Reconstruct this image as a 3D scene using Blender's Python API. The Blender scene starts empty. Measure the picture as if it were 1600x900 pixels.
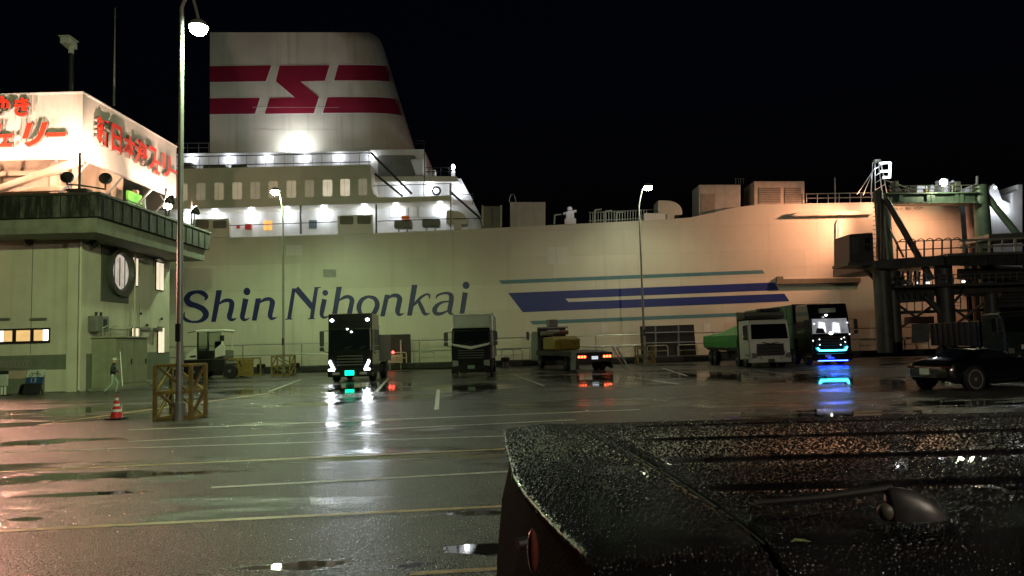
import bpy, bmesh, math, random
from mathutils import Vector, Matrix
random.seed(7)
R_ = math.radians
scene = bpy.context.scene
col = scene.collection

# ------------------------------------------------------------------ camera
FPX, PITCH, ROLL, EYE = 1160.0, R_(4.25), -0.027, 1.9
cam_d = bpy.data.cameras.new('camera'); cam = bpy.data.objects.new('camera', cam_d); col.objects.link(cam)
cam_d.sensor_width = 36.0; cam_d.lens = 36.0 * FPX / 1600.0
cam_d.clip_start = 0.05; cam_d.clip_end = 6000
CR = Matrix.Rotation(math.pi/2 + PITCH, 3, 'X') @ Matrix.Rotation(ROLL, 3, 'Z')
CO = Vector((0, 0, EYE))
cam.matrix_world = Matrix.Translation(CO) @ CR.to_4x4()
scene.camera = cam
# ------------------------------------------------------------------ night sky
world = bpy.data.worlds.new('World'); scene.world = world; world.use_nodes = True
wn = world.node_tree.nodes; wl = world.node_tree.links
bg = wn['Background']
sky = wn.new('ShaderNodeTexSky'); sky.sky_type = 'NISHITA'; sky.sun_disc = False
sky.sun_elevation = R_(-2.0); sky.sun_rotation = R_(200)
tint = wn.new('ShaderNodeMixRGB'); tint.blend_type = 'MULTIPLY'; tint.inputs[0].default_value = 1.0; tint.inputs[2].default_value = (0.45, 0.62, 1.3, 1)
wl.new(sky.outputs[0], tint.inputs[1]); wl.new(tint.outputs[0], bg.inputs[0]); bg.inputs[1].default_value = 0.008
vs = scene.view_settings
vs.view_transform = 'Standard'; vs.look = 'None'; vs.exposure = 0.0; vs.gamma = 1.0; vs.use_curve_mapping = False
cy = scene.cycles
cy.use_denoising = True
try: cy.denoiser = 'OPENIMAGEDENOISE'
except Exception: pass
cy.max_bounces = 6; cy.diffuse_bounces = 2; cy.glossy_bounces = 3; cy.transmission_bounces = 3
cy.sample_clamp_indirect = 4.0; cy.sample_clamp_direct = 0.0
cy.caustics_reflective = False; cy.caustics_refractive = False
cy.use_light_tree = True

GREEN = (0.72, 1.0, 0.48); PALE = (0.96, 1.0, 0.64); NEUTRAL = (1.0, 0.83, 0.64); SODIUM = (1.0, 0.44, 0.25); WHITE = (0.86, 0.9, 1.0); WARM = (1.0, 0.62, 0.46)

# ------------------------------------------------------------------ places
def ray(px, py): return CR @ Vector(((px-800)/FPX, -(py-450)/FPX, -1.0))
def P(px, py, Y): d = ray(px, py); return CO + d*(Y/d.y)           # a point of the upright plane at distance Y
def G(px, py, z=0.0): d = ray(px, py); return CO + d*((z-EYE)/d.z)  # a point of the ground
def PX(px, py, X): d = ray(px, py); return CO + d*(X/d.x)

# ------------------------------------------------------------------ materials
MATS = {}
def mk(name, c, rough=0.5, metal=0.0, var=0.12, scale=2.0, bump=0.0, bscale=40.0, coat=0.0, streak=0.0, plates=False):
    if name in MATS: return MATS[name]
    m = bpy.data.materials.new(name); m.use_nodes = True; MATS[name] = m
    nt = m.node_tree; N = nt.nodes; L = nt.links; b = N['Principled BSDF']
    tc = N.new('ShaderNodeTexCoord')
    nz = N.new('ShaderNodeTexNoise'); nz.inputs['Scale'].default_value = scale; nz.inputs['Detail'].default_value = 6
    src = tc.outputs['Object']
    L.new(src, nz.inputs['Vector'])
    cr = N.new('ShaderNodeValToRGB')
    cr.color_ramp.elements[0].position = 0.3; cr.color_ramp.elements[1].position = 0.7
    cr.color_ramp.elements[0].color = tuple(x*(1-var) for x in c) + (1,)
    cr.color_ramp.elements[1].color = tuple(min(1, x*(1+var*0.6)) for x in c) + (1,)
    L.new(nz.outputs[0], cr.inputs[0])
    out = cr.outputs[0]
    if streak > 0:                                                  # rain and rust streaks running down
        mp = N.new('ShaderNodeMapping'); mp.inputs['Scale'].default_value = (1.6, 1.6, 0.06); L.new(src, mp.inputs[0])
        n2 = N.new('ShaderNodeTexNoise'); n2.inputs['Scale'].default_value = 1.3; n2.inputs['Detail'].default_value = 8; L.new(mp.outputs[0], n2.inputs['Vector'])
        r2 = N.new('ShaderNodeMapRange'); r2.inputs[1].default_value = 0.52; r2.inputs[2].default_value = 0.75; r2.inputs[3].default_value = 0; r2.inputs[4].default_value = streak
        L.new(n2.outputs[0], r2.inputs[0])
        mx = N.new('ShaderNodeMixRGB'); mx.inputs[2].default_value = (c[0]*0.35, c[1]*0.32, c[2]*0.27, 1)
        L.new(r2.outputs[0], mx.inputs[0]); L.new(out, mx.inputs[1]); out = mx.outputs[0]
    if plates:                                                      # shell plating: each plate a shade apart, thin weld lines
        sx = N.new('ShaderNodeSeparateXYZ'); L.new(src, sx.inputs[0]); cb = N.new('ShaderNodeCombineXYZ'); L.new(sx.outputs[0], cb.inputs[0]); L.new(sx.outputs[2], cb.inputs[1])
        bt = N.new('ShaderNodeTexBrick'); bt.inputs['Scale'].default_value = 1.0; bt.inputs['Brick Width'].default_value = 7.5; bt.inputs['Row Height'].default_value = 2.35; bt.inputs['Mortar Size'].default_value = 0.022; bt.inputs['Mortar Smooth'].default_value = 0.6
        bt.inputs['Color1'].default_value = (1, 1, 1, 1); bt.inputs['Color2'].default_value = (0.88, 0.875, 0.86, 1); bt.inputs['Mortar'].default_value = (0.80, 0.78, 0.74, 1)
        L.new(cb.outputs[0], bt.inputs['Vector'])
        m2 = N.new('ShaderNodeMixRGB'); m2.blend_type = 'MULTIPLY'; m2.inputs[0].default_value = 1; L.new(out, m2.inputs[1]); L.new(bt.outputs[0], m2.inputs[2]); out = m2.outputs[0]
        mp3 = N.new('ShaderNodeMapping'); mp3.inputs['Scale'].default_value = (0.9, 0.9, 0.035); L.new(src, mp3.inputs[0])
        n4 = N.new('ShaderNodeTexNoise'); n4.inputs['Scale'].default_value = 1.0; n4.inputs['Detail'].default_value = 9; L.new(mp3.outputs[0], n4.inputs['Vector'])
        r4 = N.new('ShaderNodeMapRange'); r4.inputs[1].default_value = 0.62; r4.inputs[2].default_value = 0.80; r4.inputs[4].default_value = 0.22; L.new(n4.outputs[0], r4.inputs[0])
        m4 = N.new('ShaderNodeMixRGB'); m4.inputs[2].default_value = (0.20, 0.11, 0.05, 1); L.new(r4.outputs[0], m4.inputs[0]); L.new(out, m4.inputs[1]); out = m4.outputs[0]
    L.new(out, b.inputs['Base Color'])
    mr = N.new('ShaderNodeMapRange'); mr.inputs[3].default_value = max(0.02, rough*0.8); mr.inputs[4].default_value = min(1, rough*1.2)
    L.new(nz.outputs[0], mr.inputs[0]); L.new(mr.outputs[0], b.inputs['Roughness'])
    b.inputs['Metallic'].default_value = metal
    b.inputs['Coat Weight'].default_value = coat; b.inputs['Coat Roughness'].default_value = 0.05
    if bump > 0:
        n3 = N.new('ShaderNodeTexNoise'); n3.inputs['Scale'].default_value = bscale; n3.inputs['Detail'].default_value = 4; L.new(src, n3.inputs['Vector'])
        bp = N.new('ShaderNodeBump'); bp.inputs['Strength'].default_value = bump; bp.inputs['Distance'].default_value = 0.02
        L.new(n3.outputs[0], bp.inputs['Height']); L.new(bp.outputs[0], b.inputs['Normal'])
    return m
def em(name, c, s, var=0.0):
    if name in MATS: return MATS[name]
    m = bpy.data.materials.new(name); m.use_nodes = True; MATS[name] = m
    b = m.node_tree.nodes['Principled BSDF']
    b.inputs['Base Color'].default_value = tuple(0.6*x for x in c) + (1,)
    b.inputs['Emission Color'].default_value = tuple(c) + (1,); b.inputs['Emission Strength'].default_value = s
    b.inputs['Roughness'].default_value = 0.4
    if var:
        N = m.node_tree.nodes; L = m.node_tree.links
        tc = N.new('ShaderNodeTexCoord'); nz = N.new('ShaderNodeTexNoise'); nz.inputs['Scale'].default_value = 2.2
        L.new(tc.outputs['Object'], nz.inputs['Vector'])
        mr = N.new('ShaderNodeMapRange'); mr.inputs[3].default_value = s*(1-var); mr.inputs[4].default_value = s*(1+var)
        L.new(nz.outputs[0], mr.inputs[0]); L.new(mr.outputs[0], b.inputs['Emission Strength'])
    return m

# ------------------------------------------------------------------ mesh helpers
ORG = {}
class MB:
    def __init__(s): s.v = []; s.f = []; s.m = []; s.cur = 0
    def mat(s, i): s.cur = i; return s
    def add(s, vs, fs):
        o = len(s.v); s.v += [Vector(p) for p in vs]
        for f in fs: s.f.append([o+i for i in f]); s.m.append(s.cur)
        return s
    def box(s, x0, x1, y0, y1, z0, z1):
        return s.add([(x0,y0,z0),(x1,y0,z0),(x1,y1,z0),(x0,y1,z0),(x0,y0,z1),(x1,y0,z1),(x1,y1,z1),(x0,y1,z1)],
                     [(0,3,2,1),(4,5,6,7),(0,1,5,4),(1,2,6,5),(2,3,7,6),(3,0,4,7)])
    def prism(s, pts, vec):
        n = len(pts); vec = Vector(vec); a = [Vector(p) for p in pts]
        return s.add(a + [p+vec for p in a], [list(range(n))[::-1], list(range(n, 2*n))] + [(i, (i+1) % n, n+(i+1) % n, n+i) for i in range(n)])
    def yz(s, prof, x0, x1): return s.prism([(x0, y, z) for y, z in prof], (x1-x0, 0, 0))
    def xz(s, prof, y0, y1): return s.prism([(x, y0, z) for x, z in prof], (0, y1-y0, 0))
    def xy(s, prof, z0, z1): return s.prism([(x, y, z0) for x, y in prof], (0, 0, z1-z0))
    def tube(s, pts, r, n=8, r1=None, cap=True):
        pts = [Vector(p) for p in pts]; k = len(pts); r1 = r if r1 is None else r1
        t0 = (pts[1]-pts[0]).normalized()
        u = t0.cross(Vector((0, 0, 1)))
        if u.length < 1e-3: u = Vector((1, 0, 0))
        u.normalize(); rings = []
        for i, p in enumerate(pts):
            t = (pts[min(i+1, k-1)] - pts[max(i-1, 0)]).normalized()
            u = (u - t*u.dot(t)).normalized(); w = t.cross(u); rr = r + (r1-r)*i/(k-1)
            rings.append([p + (u*math.cos(2*math.pi*j/n) + w*math.sin(2*math.pi*j/n))*rr for j in range(n)])
        vs = [p for g in rings for p in g]; fs = []
        for i in range(k-1):
            for j in range(n): fs.append((i*n+j, i*n+(j+1) % n, (i+1)*n+(j+1) % n, (i+1)*n+j))
        if cap: fs += [list(range(n))[::-1], [(k-1)*n+j for j in range(n)]]
        return s.add(vs, fs)
    def bar(s, a, b, w, h=None):                                    # square bar between two points
        a = Vector(a); b = Vector(b); h = h or w; t = (b-a).normalized()
        u = t.cross(Vector((0, 0, 1)))
        if u.length < 1e-3: u = Vector((1, 0, 0))
        u.normalize(); q = t.cross(u); c = [u*w/2+q*h/2, -u*w/2+q*h/2, -u*w/2-q*h/2, u*w/2-q*h/2]
        return s.add([a+x for x in c] + [b+x for x in c], [(0,1,2,3),(7,6,5,4),(0,4,5,1),(1,5,6,2),(2,6,7,3),(3,7,4,0)])
    def lathe(s, prof, o=(0,0,0), axis='Z', n=20, ang=0):
        o = Vector(o); vs = []; fs = []; k = len(prof)
        for r, h in prof:
            for j in range(n):
                a = 2*math.pi*j/n + ang; c, d = r*math.cos(a), r*math.sin(a)
                vs.append(o + (Vector((c, d, h)) if axis == 'Z' else Vector((h, c, d)) if axis == 'X' else Vector((c, h, d))))
        for i in range(k-1):
            for j in range(n): fs.append((i*n+j, i*n+(j+1) % n, (i+1)*n+(j+1) % n, (i+1)*n+j))
        if prof[0][0] > 1e-4: fs.append(list(range(n))[::-1])
        if prof[-1][0] > 1e-4: fs.append([(k-1)*n+j for j in range(n)])
        return s.add(vs, fs)
    def ell(s, c, rx, ry, rz, n=14, k=9, lo=-1.0, hi=1.0):
        prof = []
        vs = []; fs = []
        for i in range(k):
            h = lo + (hi-lo)*i/(k-1); r = math.sqrt(max(1e-5, 1-h*h))
            for j in range(n): a = 2*math.pi*j/n; vs.append((c[0]+rx*r*math.cos(a), c[1]+ry*r*math.sin(a), c[2]+rz*h))
        for i in range(k-1):
            for j in range(n): fs.append((i*n+j, i*n+(j+1) % n, (i+1)*n+(j+1) % n, (i+1)*n+j))
        fs += [list(range(n))[::-1], [(k-1)*n+j for j in range(n)]]
        return s.add(vs, fs)
    def grid(s, rows):                                              # rows of points
        n = len(rows[0]); vs = [p for r in rows for p in r]
        return s.add(vs, [(i*n+j, i*n+j+1, (i+1)*n+j+1, (i+1)*n+j) for i in range(len(rows)-1) for j in range(n-1)])
    def build(s, name, mats, parent=None, local=False, smooth=False, bevel=0.0, seg=2, fixn=True, sharp=35):
        me = bpy.data.meshes.new(name); o = ORG.get(parent.name, Vector()) if (parent and not local) else Vector()
        me.from_pydata([tuple(p-o) for p in s.v], [], s.f)
        if not isinstance(mats, (list, tuple)): mats = [mats]
        for m in mats: me.materials.append(m)
        for p, i in zip(me.polygons, s.m): p.material_index = min(i, len(mats)-1)
        bm = bmesh.new(); bm.from_mesh(me)
        bmesh.ops.remove_doubles(bm, verts=bm.verts, dist=1e-5)
        if fixn: bmesh.ops.recalc_face_normals(bm, faces=bm.faces)
        if smooth:
            for f in bm.faces: f.smooth = True
            for e in bm.edges:
                if len(e.link_faces) == 2 and e.calc_face_angle(0) > R_(sharp): e.smooth = False
        bm.to_mesh(me); bm.free()
        ob = bpy.data.objects.new(name, me); col.objects.link(ob)
        if parent: ob.parent = parent; ORG[ob.name] = ORG.get(parent.name, Vector())
        if bevel:
            md = ob.modifiers.new('edge', 'BEVEL'); md.width = bevel; md.segments = seg; md.limit_method = 'ANGLE'; md.angle_limit = R_(40)
        return ob
def thing(name, label, cat, loc=(0,0,0), rz=0.0, group=None):
    o = bpy.data.objects.new(name, None); col.objects.link(o); o.empty_display_size = 0.3
    o.location = loc; o.rotation_euler = (0, 0, rz); ORG[o.name] = Vector(loc)
    o['label'] = label; o['category'] = cat
    if group: o['group'] = group
    return o
def tag(o, label, cat, group=None):
    o['label'] = label; o['category'] = cat
    if group: o['group'] = group
    return o
def structure(o): o['kind'] = 'structure'; return o
def copy_tree(o, parent=None):
    c = o.copy(); col.objects.link(c)
    if parent: c.parent = parent
    for ch in list(o.children): copy_tree(ch, c)
    return c
def light(kind, loc, power, color, parent=None, target=None, size=0.15, angle=150, blend=1.0, local=False):
    d = bpy.data.lights.new('lamp_light', kind); d.energy = power; d.color = color; d.shadow_soft_size = size
    if kind == 'SPOT': d.spot_size = R_(angle); d.spot_blend = blend
    o = bpy.data.objects.new('lamp_light', d); col.objects.link(o)
    lo = Vector(loc); dirv = (Vector(target)-lo) if target is not None else Vector((0, 0, -1))
    o.rotation_mode = 'QUATERNION'; o.rotation_quaternion = dirv.to_track_quat('-Z', 'Y')
    if parent and not local: lo = lo - ORG.get(parent.name, Vector())
    o.location = lo
    if parent: o.parent = parent
    return o
ORD = ['first','second','third','fourth','fifth','sixth','seventh','eighth','ninth','tenth','eleventh','twelfth','thirteenth','fourteenth','fifteenth','sixteenth','seventeenth','eighteenth']
def text_mesh(s, extrude=0.0, offset=0.0, shear=0.0):
    cu = bpy.data.curves.new('lettering', 'FONT'); cu.body = s; cu.extrude = extrude; cu.offset = offset; cu.shear = shear; cu.resolution_u = 3
    o = bpy.data.objects.new('lettering', cu); col.objects.link(o)
    dg = bpy.context.evaluated_depsgraph_get(); me = bpy.data.meshes.new_from_object(o.evaluated_get(dg))
    bpy.data.objects.remove(o); bpy.data.curves.remove(cu)
    return me
def letter(s, name, o, ux, uz, w, h, nrm, mats, parent, depth=0.0, offset=0.0, shear=0.0):
    """text fitted into a w by h frame whose lower left is o, axes ux / uz, standing proud along nrm"""
    me = text_mesh(s, 0.5 if depth else 0.0, offset, shear)
    xs = [v.co.x for v in me.vertices]; ys = [v.co.y for v in me.vertices]
    if not xs: return None
    x0, x1, y0, y1 = min(xs), max(xs), min(ys), max(ys); og = ORG.get(parent.name, Vector())
    if y1-y0 < 0.3*(x1-x0) and len(s) == 1: ym = (y0+y1)/2; sc = w/(x1-x0); y0 = ym - h/2/sc; y1 = ym + h/2/sc
    for v in me.vertices:
        v.co = Vector(o) + Vector(ux)*w*(v.co.x-x0)/(x1-x0) + Vector(uz)*h*(v.co.y-y0)/(y1-y0) + Vector(nrm)*(v.co.z+0.5)*depth - og
    for m in mats: me.materials.append(m)
    me.update()
    if len(mats) > 1:
        for p in me.polygons: p.material_index = 0 if p.normal.dot(Vector(nrm)) > 0.6 else 1
    ob = bpy.data.objects.new(name, me); col.objects.link(ob); ob.parent = parent
    return ob
def spline(pts, sub=6):
    if len(pts) < 3: return pts
    q = [pts[0]] + list(pts) + [pts[-1]]; out = []
    for i in range(1, len(q)-2):
        for k in range(sub):
            t = k/sub; out.append(tuple(0.5*((2*b) + (c-a)*t + (2*a-5*b+4*c-d)*t*t + (3*b-a-3*c+d)*t**3) for a, b, c, d in zip(q[i-1], q[i], q[i+1], q[i+2])))
    out.append(tuple(pts[-1])); return out

# shared materials
hullm = mk('hull_paint', (0.65, 0.63, 0.53), 0.38, var=0.10, scale=0.25, streak=0.07, bump=0.05, bscale=0.8, plates=True)
whitep = mk('white_ship_paint', (0.74, 0.75, 0.76), 0.4, var=0.05, streak=0.15)
creamp = mk('cream_ship_paint', (0.66, 0.65, 0.60), 0.4, var=0.10, scale=0.4, streak=0.30)
navy = mk('navy_paint', (0.022, 0.03, 0.13), 0.4, var=0.15, scale=1)
cobalt = mk('cobalt_paint', (0.012, 0.030, 0.20), 0.4, var=0.12, scale=1)
teal = mk('teal_paint', (0.08, 0.21, 0.25), 0.4, var=0.15, scale=1)
crimson = mk('crimson_paint', (0.26, 0.015, 0.045), 0.4, var=0.12, scale=0.6)
greysteel = mk('grey_steel', (0.20, 0.21, 0.20), 0.45, 0.3, var=0.25)
darksteel = mk('dark_steel', (0.035, 0.037, 0.038), 0.5, 0.4, var=0.3)
railm = mk('galvanised_rail', (0.32, 0.34, 0.33), 0.4, 0.6, var=0.2)
blackm = mk('black_rubber', (0.012, 0.012, 0.013), 0.6, var=0.3)
chrome = mk('chrome', (0.7, 0.7, 0.72), 0.12, 1.0, var=0.1)
glassd = mk('dark_glass', (0.006, 0.008, 0.010), 0.06, 0.0, var=0.1)
ivory = mk('ivory_louvre', (0.30, 0.27, 0.22), 0.6, var=0.2)
concrete = mk('stained_concrete', (0.24, 0.24, 0.21), 0.7, var=0.3, scale=1.5, bump=0.3, bscale=30, streak=0.5)
yellowm = mk('worn_yellow_paint', (0.30, 0.225, 0.05), 0.5, var=0.4, scale=5, bump=0.2, bscale=60)
redm = mk('red_paint', (0.45, 0.03, 0.02), 0.4)
whitem = mk('white_paint', (0.70, 0.71, 0.68), 0.4, var=0.15)
blackpaint = mk('black_vehicle_paint', (0.003, 0.003, 0.004), 0.22, var=0.2, coat=1.0)
lampglow = em('lamp_glow', (0.88, 1.0, 0.68), 150.0)
deckglow = em('deck_lamp_glow', (0.93, 0.96, 1.0), 24.0)
tyrem = mk('tyre_rubber', (0.015, 0.015, 0.016), 0.7, var=0.3, bump=0.2, bscale=60)
rimm = mk('steel_rim', (0.35, 0.36, 0.36), 0.3, 0.8, var=0.2)
# ================================================================== SETTING
PUDDLES = ((120, 745, 330, 9, 0.10), (560, 716, 230, 6, 0.10), (420, 886, 190, 11, 0.1), (640, 884, 90, 9, 0.1), (760, 860, 80, 14, 0.1), (745, 800, 60, 8, 0.1), (740, 714, 110, 5, 0.1),
    (35, 811, 34, 4, 0.0), (140, 771, 100, 4, 0.1), (150, 640, 130, 9, 0.2), (45, 692, 130, 6, 0.1), (1290, 648, 260, 13, 0.0), (1500, 630, 190, 9, 0.0),
    (935, 592, 110, 12, 0.0), (550, 606, 120, 13, 0.0), (735, 606, 80, 11, 0.0), (1290, 592, 140, 18, 0.0), (1110, 588, 120, 12, 0.0), (400, 612, 90, 7, 0.3), (480, 632, 90, 5, 0.2))
def wet_asphalt():
    m = bpy.data.materials.new('wet_asphalt'); m.use_nodes = True; N = m.node_tree.nodes; L = m.node_tree.links; b = N['Principled BSDF']
    g = N.new('ShaderNodeNewGeometry')
    mp = N.new('ShaderNodeMapping'); mp.inputs['Scale'].default_value = (0.10, 0.30, 1); mp.inputs['Rotation'].default_value = (0, 0, 0.12); L.new(g.outputs['Position'], mp.inputs[0])
    big = N.new('ShaderNodeTexNoise'); big.inputs['Scale'].default_value = 1.0; big.inputs['Detail'].default_value = 7; big.inputs['Roughness'].default_value = 0.62; L.new(mp.outputs[0], big.inputs['Vector'])
    wet = N.new('ShaderNodeMapRange'); wet.interpolation_type = 'SMOOTHSTEP'; wet.inputs[1].default_value = 0.50; wet.inputs[2].default_value = 0.60
    L.new(big.outputs[0], wet.inputs[0])
    edge = N.new('ShaderNodeTexNoise'); edge.inputs['Scale'].default_value = 1.0; edge.inputs['Detail'].default_value = 9; edge.inputs['Roughness'].default_value = 0.68
    em_ = N.new('ShaderNodeMapping'); em_.inputs['Scale'].default_value = (0.7, 2.2, 1); L.new(g.outputs['Position'], em_.inputs[0]); L.new(em_.outputs[0], edge.inputs['Vector'])
    acc = None
    for (px, py, wx, wy, rot) in PUDDLES:
        c = G(px, py); ex = (G(px+wx, py)-c).length; ey = max(0.10, abs(G(px, py-wy).y-G(px, py+wy).y)/2)
        tr = N.new('ShaderNodeMapping'); tr.vector_type = 'TEXTURE'; tr.inputs['Location'].default_value = c; tr.inputs['Rotation'].default_value = (0, 0, rot); tr.inputs['Scale'].default_value = (ex, ey, 1); L.new(g.outputs['Position'], tr.inputs[0])
        ln = N.new('ShaderNodeVectorMath'); ln.operation = 'LENGTH'; L.new(tr.outputs[0], ln.inputs[0])
        o = N.new('ShaderNodeMath'); o.operation = 'SUBTRACT'; o.inputs[0].default_value = 1.0; L.new(ln.outputs['Value'], o.inputs[1])
        if acc is None: acc = o
        else: mx_ = N.new('ShaderNodeMath'); mx_.operation = 'MAXIMUM'; L.new(acc.outputs[0], mx_.inputs[0]); L.new(o.outputs[0], mx_.inputs[1]); acc = mx_
    en = N.new('ShaderNodeMapRange'); en.clamp = False; en.inputs[1].default_value = 0.3; en.inputs[2].default_value = 0.7; en.inputs[3].default_value = -0.95; en.inputs[4].default_value = 0.65; L.new(edge.outputs[0], en.inputs[0])
    sm = N.new('ShaderNodeMath'); sm.operation = 'ADD'; L.new(acc.outputs[0], sm.inputs[0]); L.new(en.outputs[0], sm.inputs[1])
    pud = N.new('ShaderNodeMapRange'); pud.interpolation_type = 'SMOOTHSTEP'; pud.inputs[1].default_value = 0.10; pud.inputs[2].default_value = 0.34; L.new(sm.outputs[0], pud.inputs[0])
    fine = N.new('ShaderNodeTexNoise'); fine.inputs['Scale'].default_value = 48; fine.inputs['Detail'].default_value = 2; L.new(g.outputs['Position'], fine.inputs['Vector'])
    vor = N.new('ShaderNodeTexVoronoi'); vor.inputs['Scale'].default_value = 60; L.new(g.outputs['Position'], vor.inputs['Vector'])
    med = N.new('ShaderNodeTexNoise'); med.inputs['Scale'].default_value = 0.9; med.inputs['Detail'].default_value = 5; L.new(g.outputs['Position'], med.inputs['Vector'])
    cr = N.new('ShaderNodeValToRGB'); cr.color_ramp.elements[0].color = (0.012, 0.012, 0.012, 1); cr.color_ramp.elements[0].position = 0.25; cr.color_ramp.elements[1].position = 0.85; cr.color_ramp.elements[1].color = (0.11, 0.107, 0.103, 1)
    mixn = N.new('ShaderNodeMath'); mixn.operation = 'MULTIPLY'; L.new(fine.outputs[0], mixn.inputs[0]); 
    mr = N.new('ShaderNodeMapRange'); mr.inputs[3].default_value = 0.7; mr.inputs[4].default_value = 1.3; L.new(med.outputs[0], mr.inputs[0]); L.new(mr.outputs[0], mixn.inputs[1])
    L.new(mixn.outputs[0], cr.inputs[0])
    dk = N.new('ShaderNodeMixRGB'); dk.blend_type = 'MULTIPLY'; dk.inputs[2].default_value = (0.6, 0.6, 0.6, 1); L.new(wet.outputs[0], dk.inputs[0]); L.new(cr.outputs[0], dk.inputs[1]); wob = N.new('ShaderNodeTexNoise'); wob.inputs['Scale'].default_value = 1.6; wob.inputs['Detail'].default_value = 6; L.new(g.outputs['Position'], wob.inputs['Vector'])
    ws = N.new('ShaderNodeVectorMath'); ws.operation = 'SCALE'; ws.inputs['Scale'].default_value = 1.1; L.new(wob.outputs['Color'], ws.inputs[0])
    wa = N.new('ShaderNodeVectorMath'); L.new(g.outputs['Position'], wa.inputs[0]); L.new(ws.outputs[0], wa.inputs[1])
    ck = N.new('ShaderNodeTexVoronoi'); ck.feature = 'DISTANCE_TO_EDGE'; ck.inputs['Scale'].default_value = 0.22; L.new(wa.outputs[0], ck.inputs['Vector'])
    ckm = N.new('ShaderNodeMapRange'); ckm.inputs[1].default_value = 0.003; ckm.inputs[2].default_value = 0.009; ckm.inputs[3].default_value = 0.35; ckm.inputs[4].default_value = 1.0; L.new(ck.outputs['Distance'], ckm.inputs[0])
    dc = N.new('ShaderNodeMixRGB'); dc.blend_type = 'MULTIPLY'; dc.inputs[0].default_value = 1.0; L.new(dk.outputs[0], dc.inputs[1]); L.new(ckm.outputs[0], dc.inputs[2])
    d2 = N.new('ShaderNodeMixRGB'); d2.blend_type = 'MULTIPLY'; d2.inputs[2].default_value = (0.35, 0.35, 0.35, 1); L.new(pud.outputs[0], d2.inputs[0]); L.new(dc.outputs[0], d2.inputs[1]); L.new(d2.outputs[0], b.inputs['Base Color'])
    ro = N.new('ShaderNodeMapRange'); ro.inputs[3].default_value = 0.28; ro.inputs[4].default_value = 0.10; L.new(wet.outputs[0], ro.inputs[0]); rs = N.new('ShaderNodeMapRange'); rs.inputs[1].default_value = .35; rs.inputs[2].default_value = .65; rs.inputs[3].default_value = .6; rs.inputs[4].default_value = 1.45; L.new(fine.outputs[0], rs.inputs[0])
    rm = N.new('ShaderNodeMath'); rm.operation = 'MULTIPLY'; L.new(ro.outputs[0], rm.inputs[0]); L.new(rs.outputs[0], rm.inputs[1])
    r2 = N.new('ShaderNodeMix'); r2.data_type = 'FLOAT'; r2.inputs['B'].default_value = 0.025; L.new(pud.outputs[0], r2.inputs['Factor']); L.new(rm.outputs[0], r2.inputs['A']); L.new(r2.outputs[0], b.inputs['Roughness'])
    b.inputs['IOR'].default_value = 1.34
    h = N.new('ShaderNodeMath'); h.operation = 'ADD'; L.new(fine.outputs[0], h.inputs[0]); L.new(vor.outputs['Distance'], h.inputs[1])
    st = N.new('ShaderNodeMapRange'); st.inputs[3].default_value = 1.0; st.inputs[4].default_value = 0.15; L.new(wet.outputs[0], st.inputs[0])
    bp = N.new('ShaderNodeBump'); bp.inputs['Distance'].default_value = 0.012; s2 = N.new('ShaderNodeMix'); s2.data_type = 'FLOAT'; s2.inputs['B'].default_value = 0.004; L.new(pud.outputs[0], s2.inputs['Factor']); L.new(st.outputs[0], s2.inputs['A']); L.new(s2.outputs[0], bp.inputs['Strength']); L.new(h.outputs[0], bp.inputs['Height']); L.new(bp.outputs[0], b.inputs['Normal'])
    return m
asphalt = wet_asphalt()
paintw = mk('wet_white_road_paint', (0.50, 0.50, 0.47), 0.35, var=0.5, scale=6, bump=0.3, bscale=60)
painty = mk('wet_yellow_road_paint', (0.50, 0.36, 0.15), 0.35, var=0.5, scale=6, bump=0.3, bscale=60)
QY = 61.0
ground = structure(MB().box(-400, 400, -250, 63.6, -3, 0).build('asphalt_yard', asphalt))
def ribbon(pts, w, z, name, m, parent, rag=0.0):
    a = [Vector((p[0], p[1], 0)) for p in pts]; q = MB(); L_ = []; Rr = []
    for i, p in enumerate(a):
        t = (a[min(i+1, len(a)-1)] - a[max(i-1, 0)]).normalized(); n = Vector((-t.y, t.x, 0)); k = w/2*(1+random.uniform(-rag, rag))
        L_.append(p+n*k+Vector((0, 0, z))); Rr.append(p-n*k+Vector((0, 0, z)))
    return q.grid([L_, Rr]).build(name, m, parent)
def lineg(p0, p1, w, m, n=14, name='painted_line'):
    a = G(*p0); b = G(*p1)
    return ribbon([a.lerp(b, i/n) for i in range(n+1)], w, 0.004, name, m, ground, 0.10)
lineg((-80, 741), (1000, 692), 0.13, painty)
lineg((-80, 834), (830, 789), 0.11, painty)
lineg((330, 762), (830, 735), 0.12, paintw)
lineg((-40, 708), (830, 680), 0.10, paintw)
lineg((200, 690), (900, 656), 0.12, paintw)
lineg((200, 672), (1000, 640), 0.16, paintw)
lineg((640, 897), (830, 886), 0.09, painty)
lineg((60, 664), (430, 613), 0.15, painty)
for a, b in (((685, 609), (682, 640)), ((803, 585), (850, 603)), ((608, 590), (588, 612)), ((470, 593), (420, 612)), ((1035, 575), (1075, 588)), ((1180, 578), (1240, 586)), ((990, 590), (1060, 600))):
    lineg(a, b, 0.15, paintw, 6)
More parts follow.
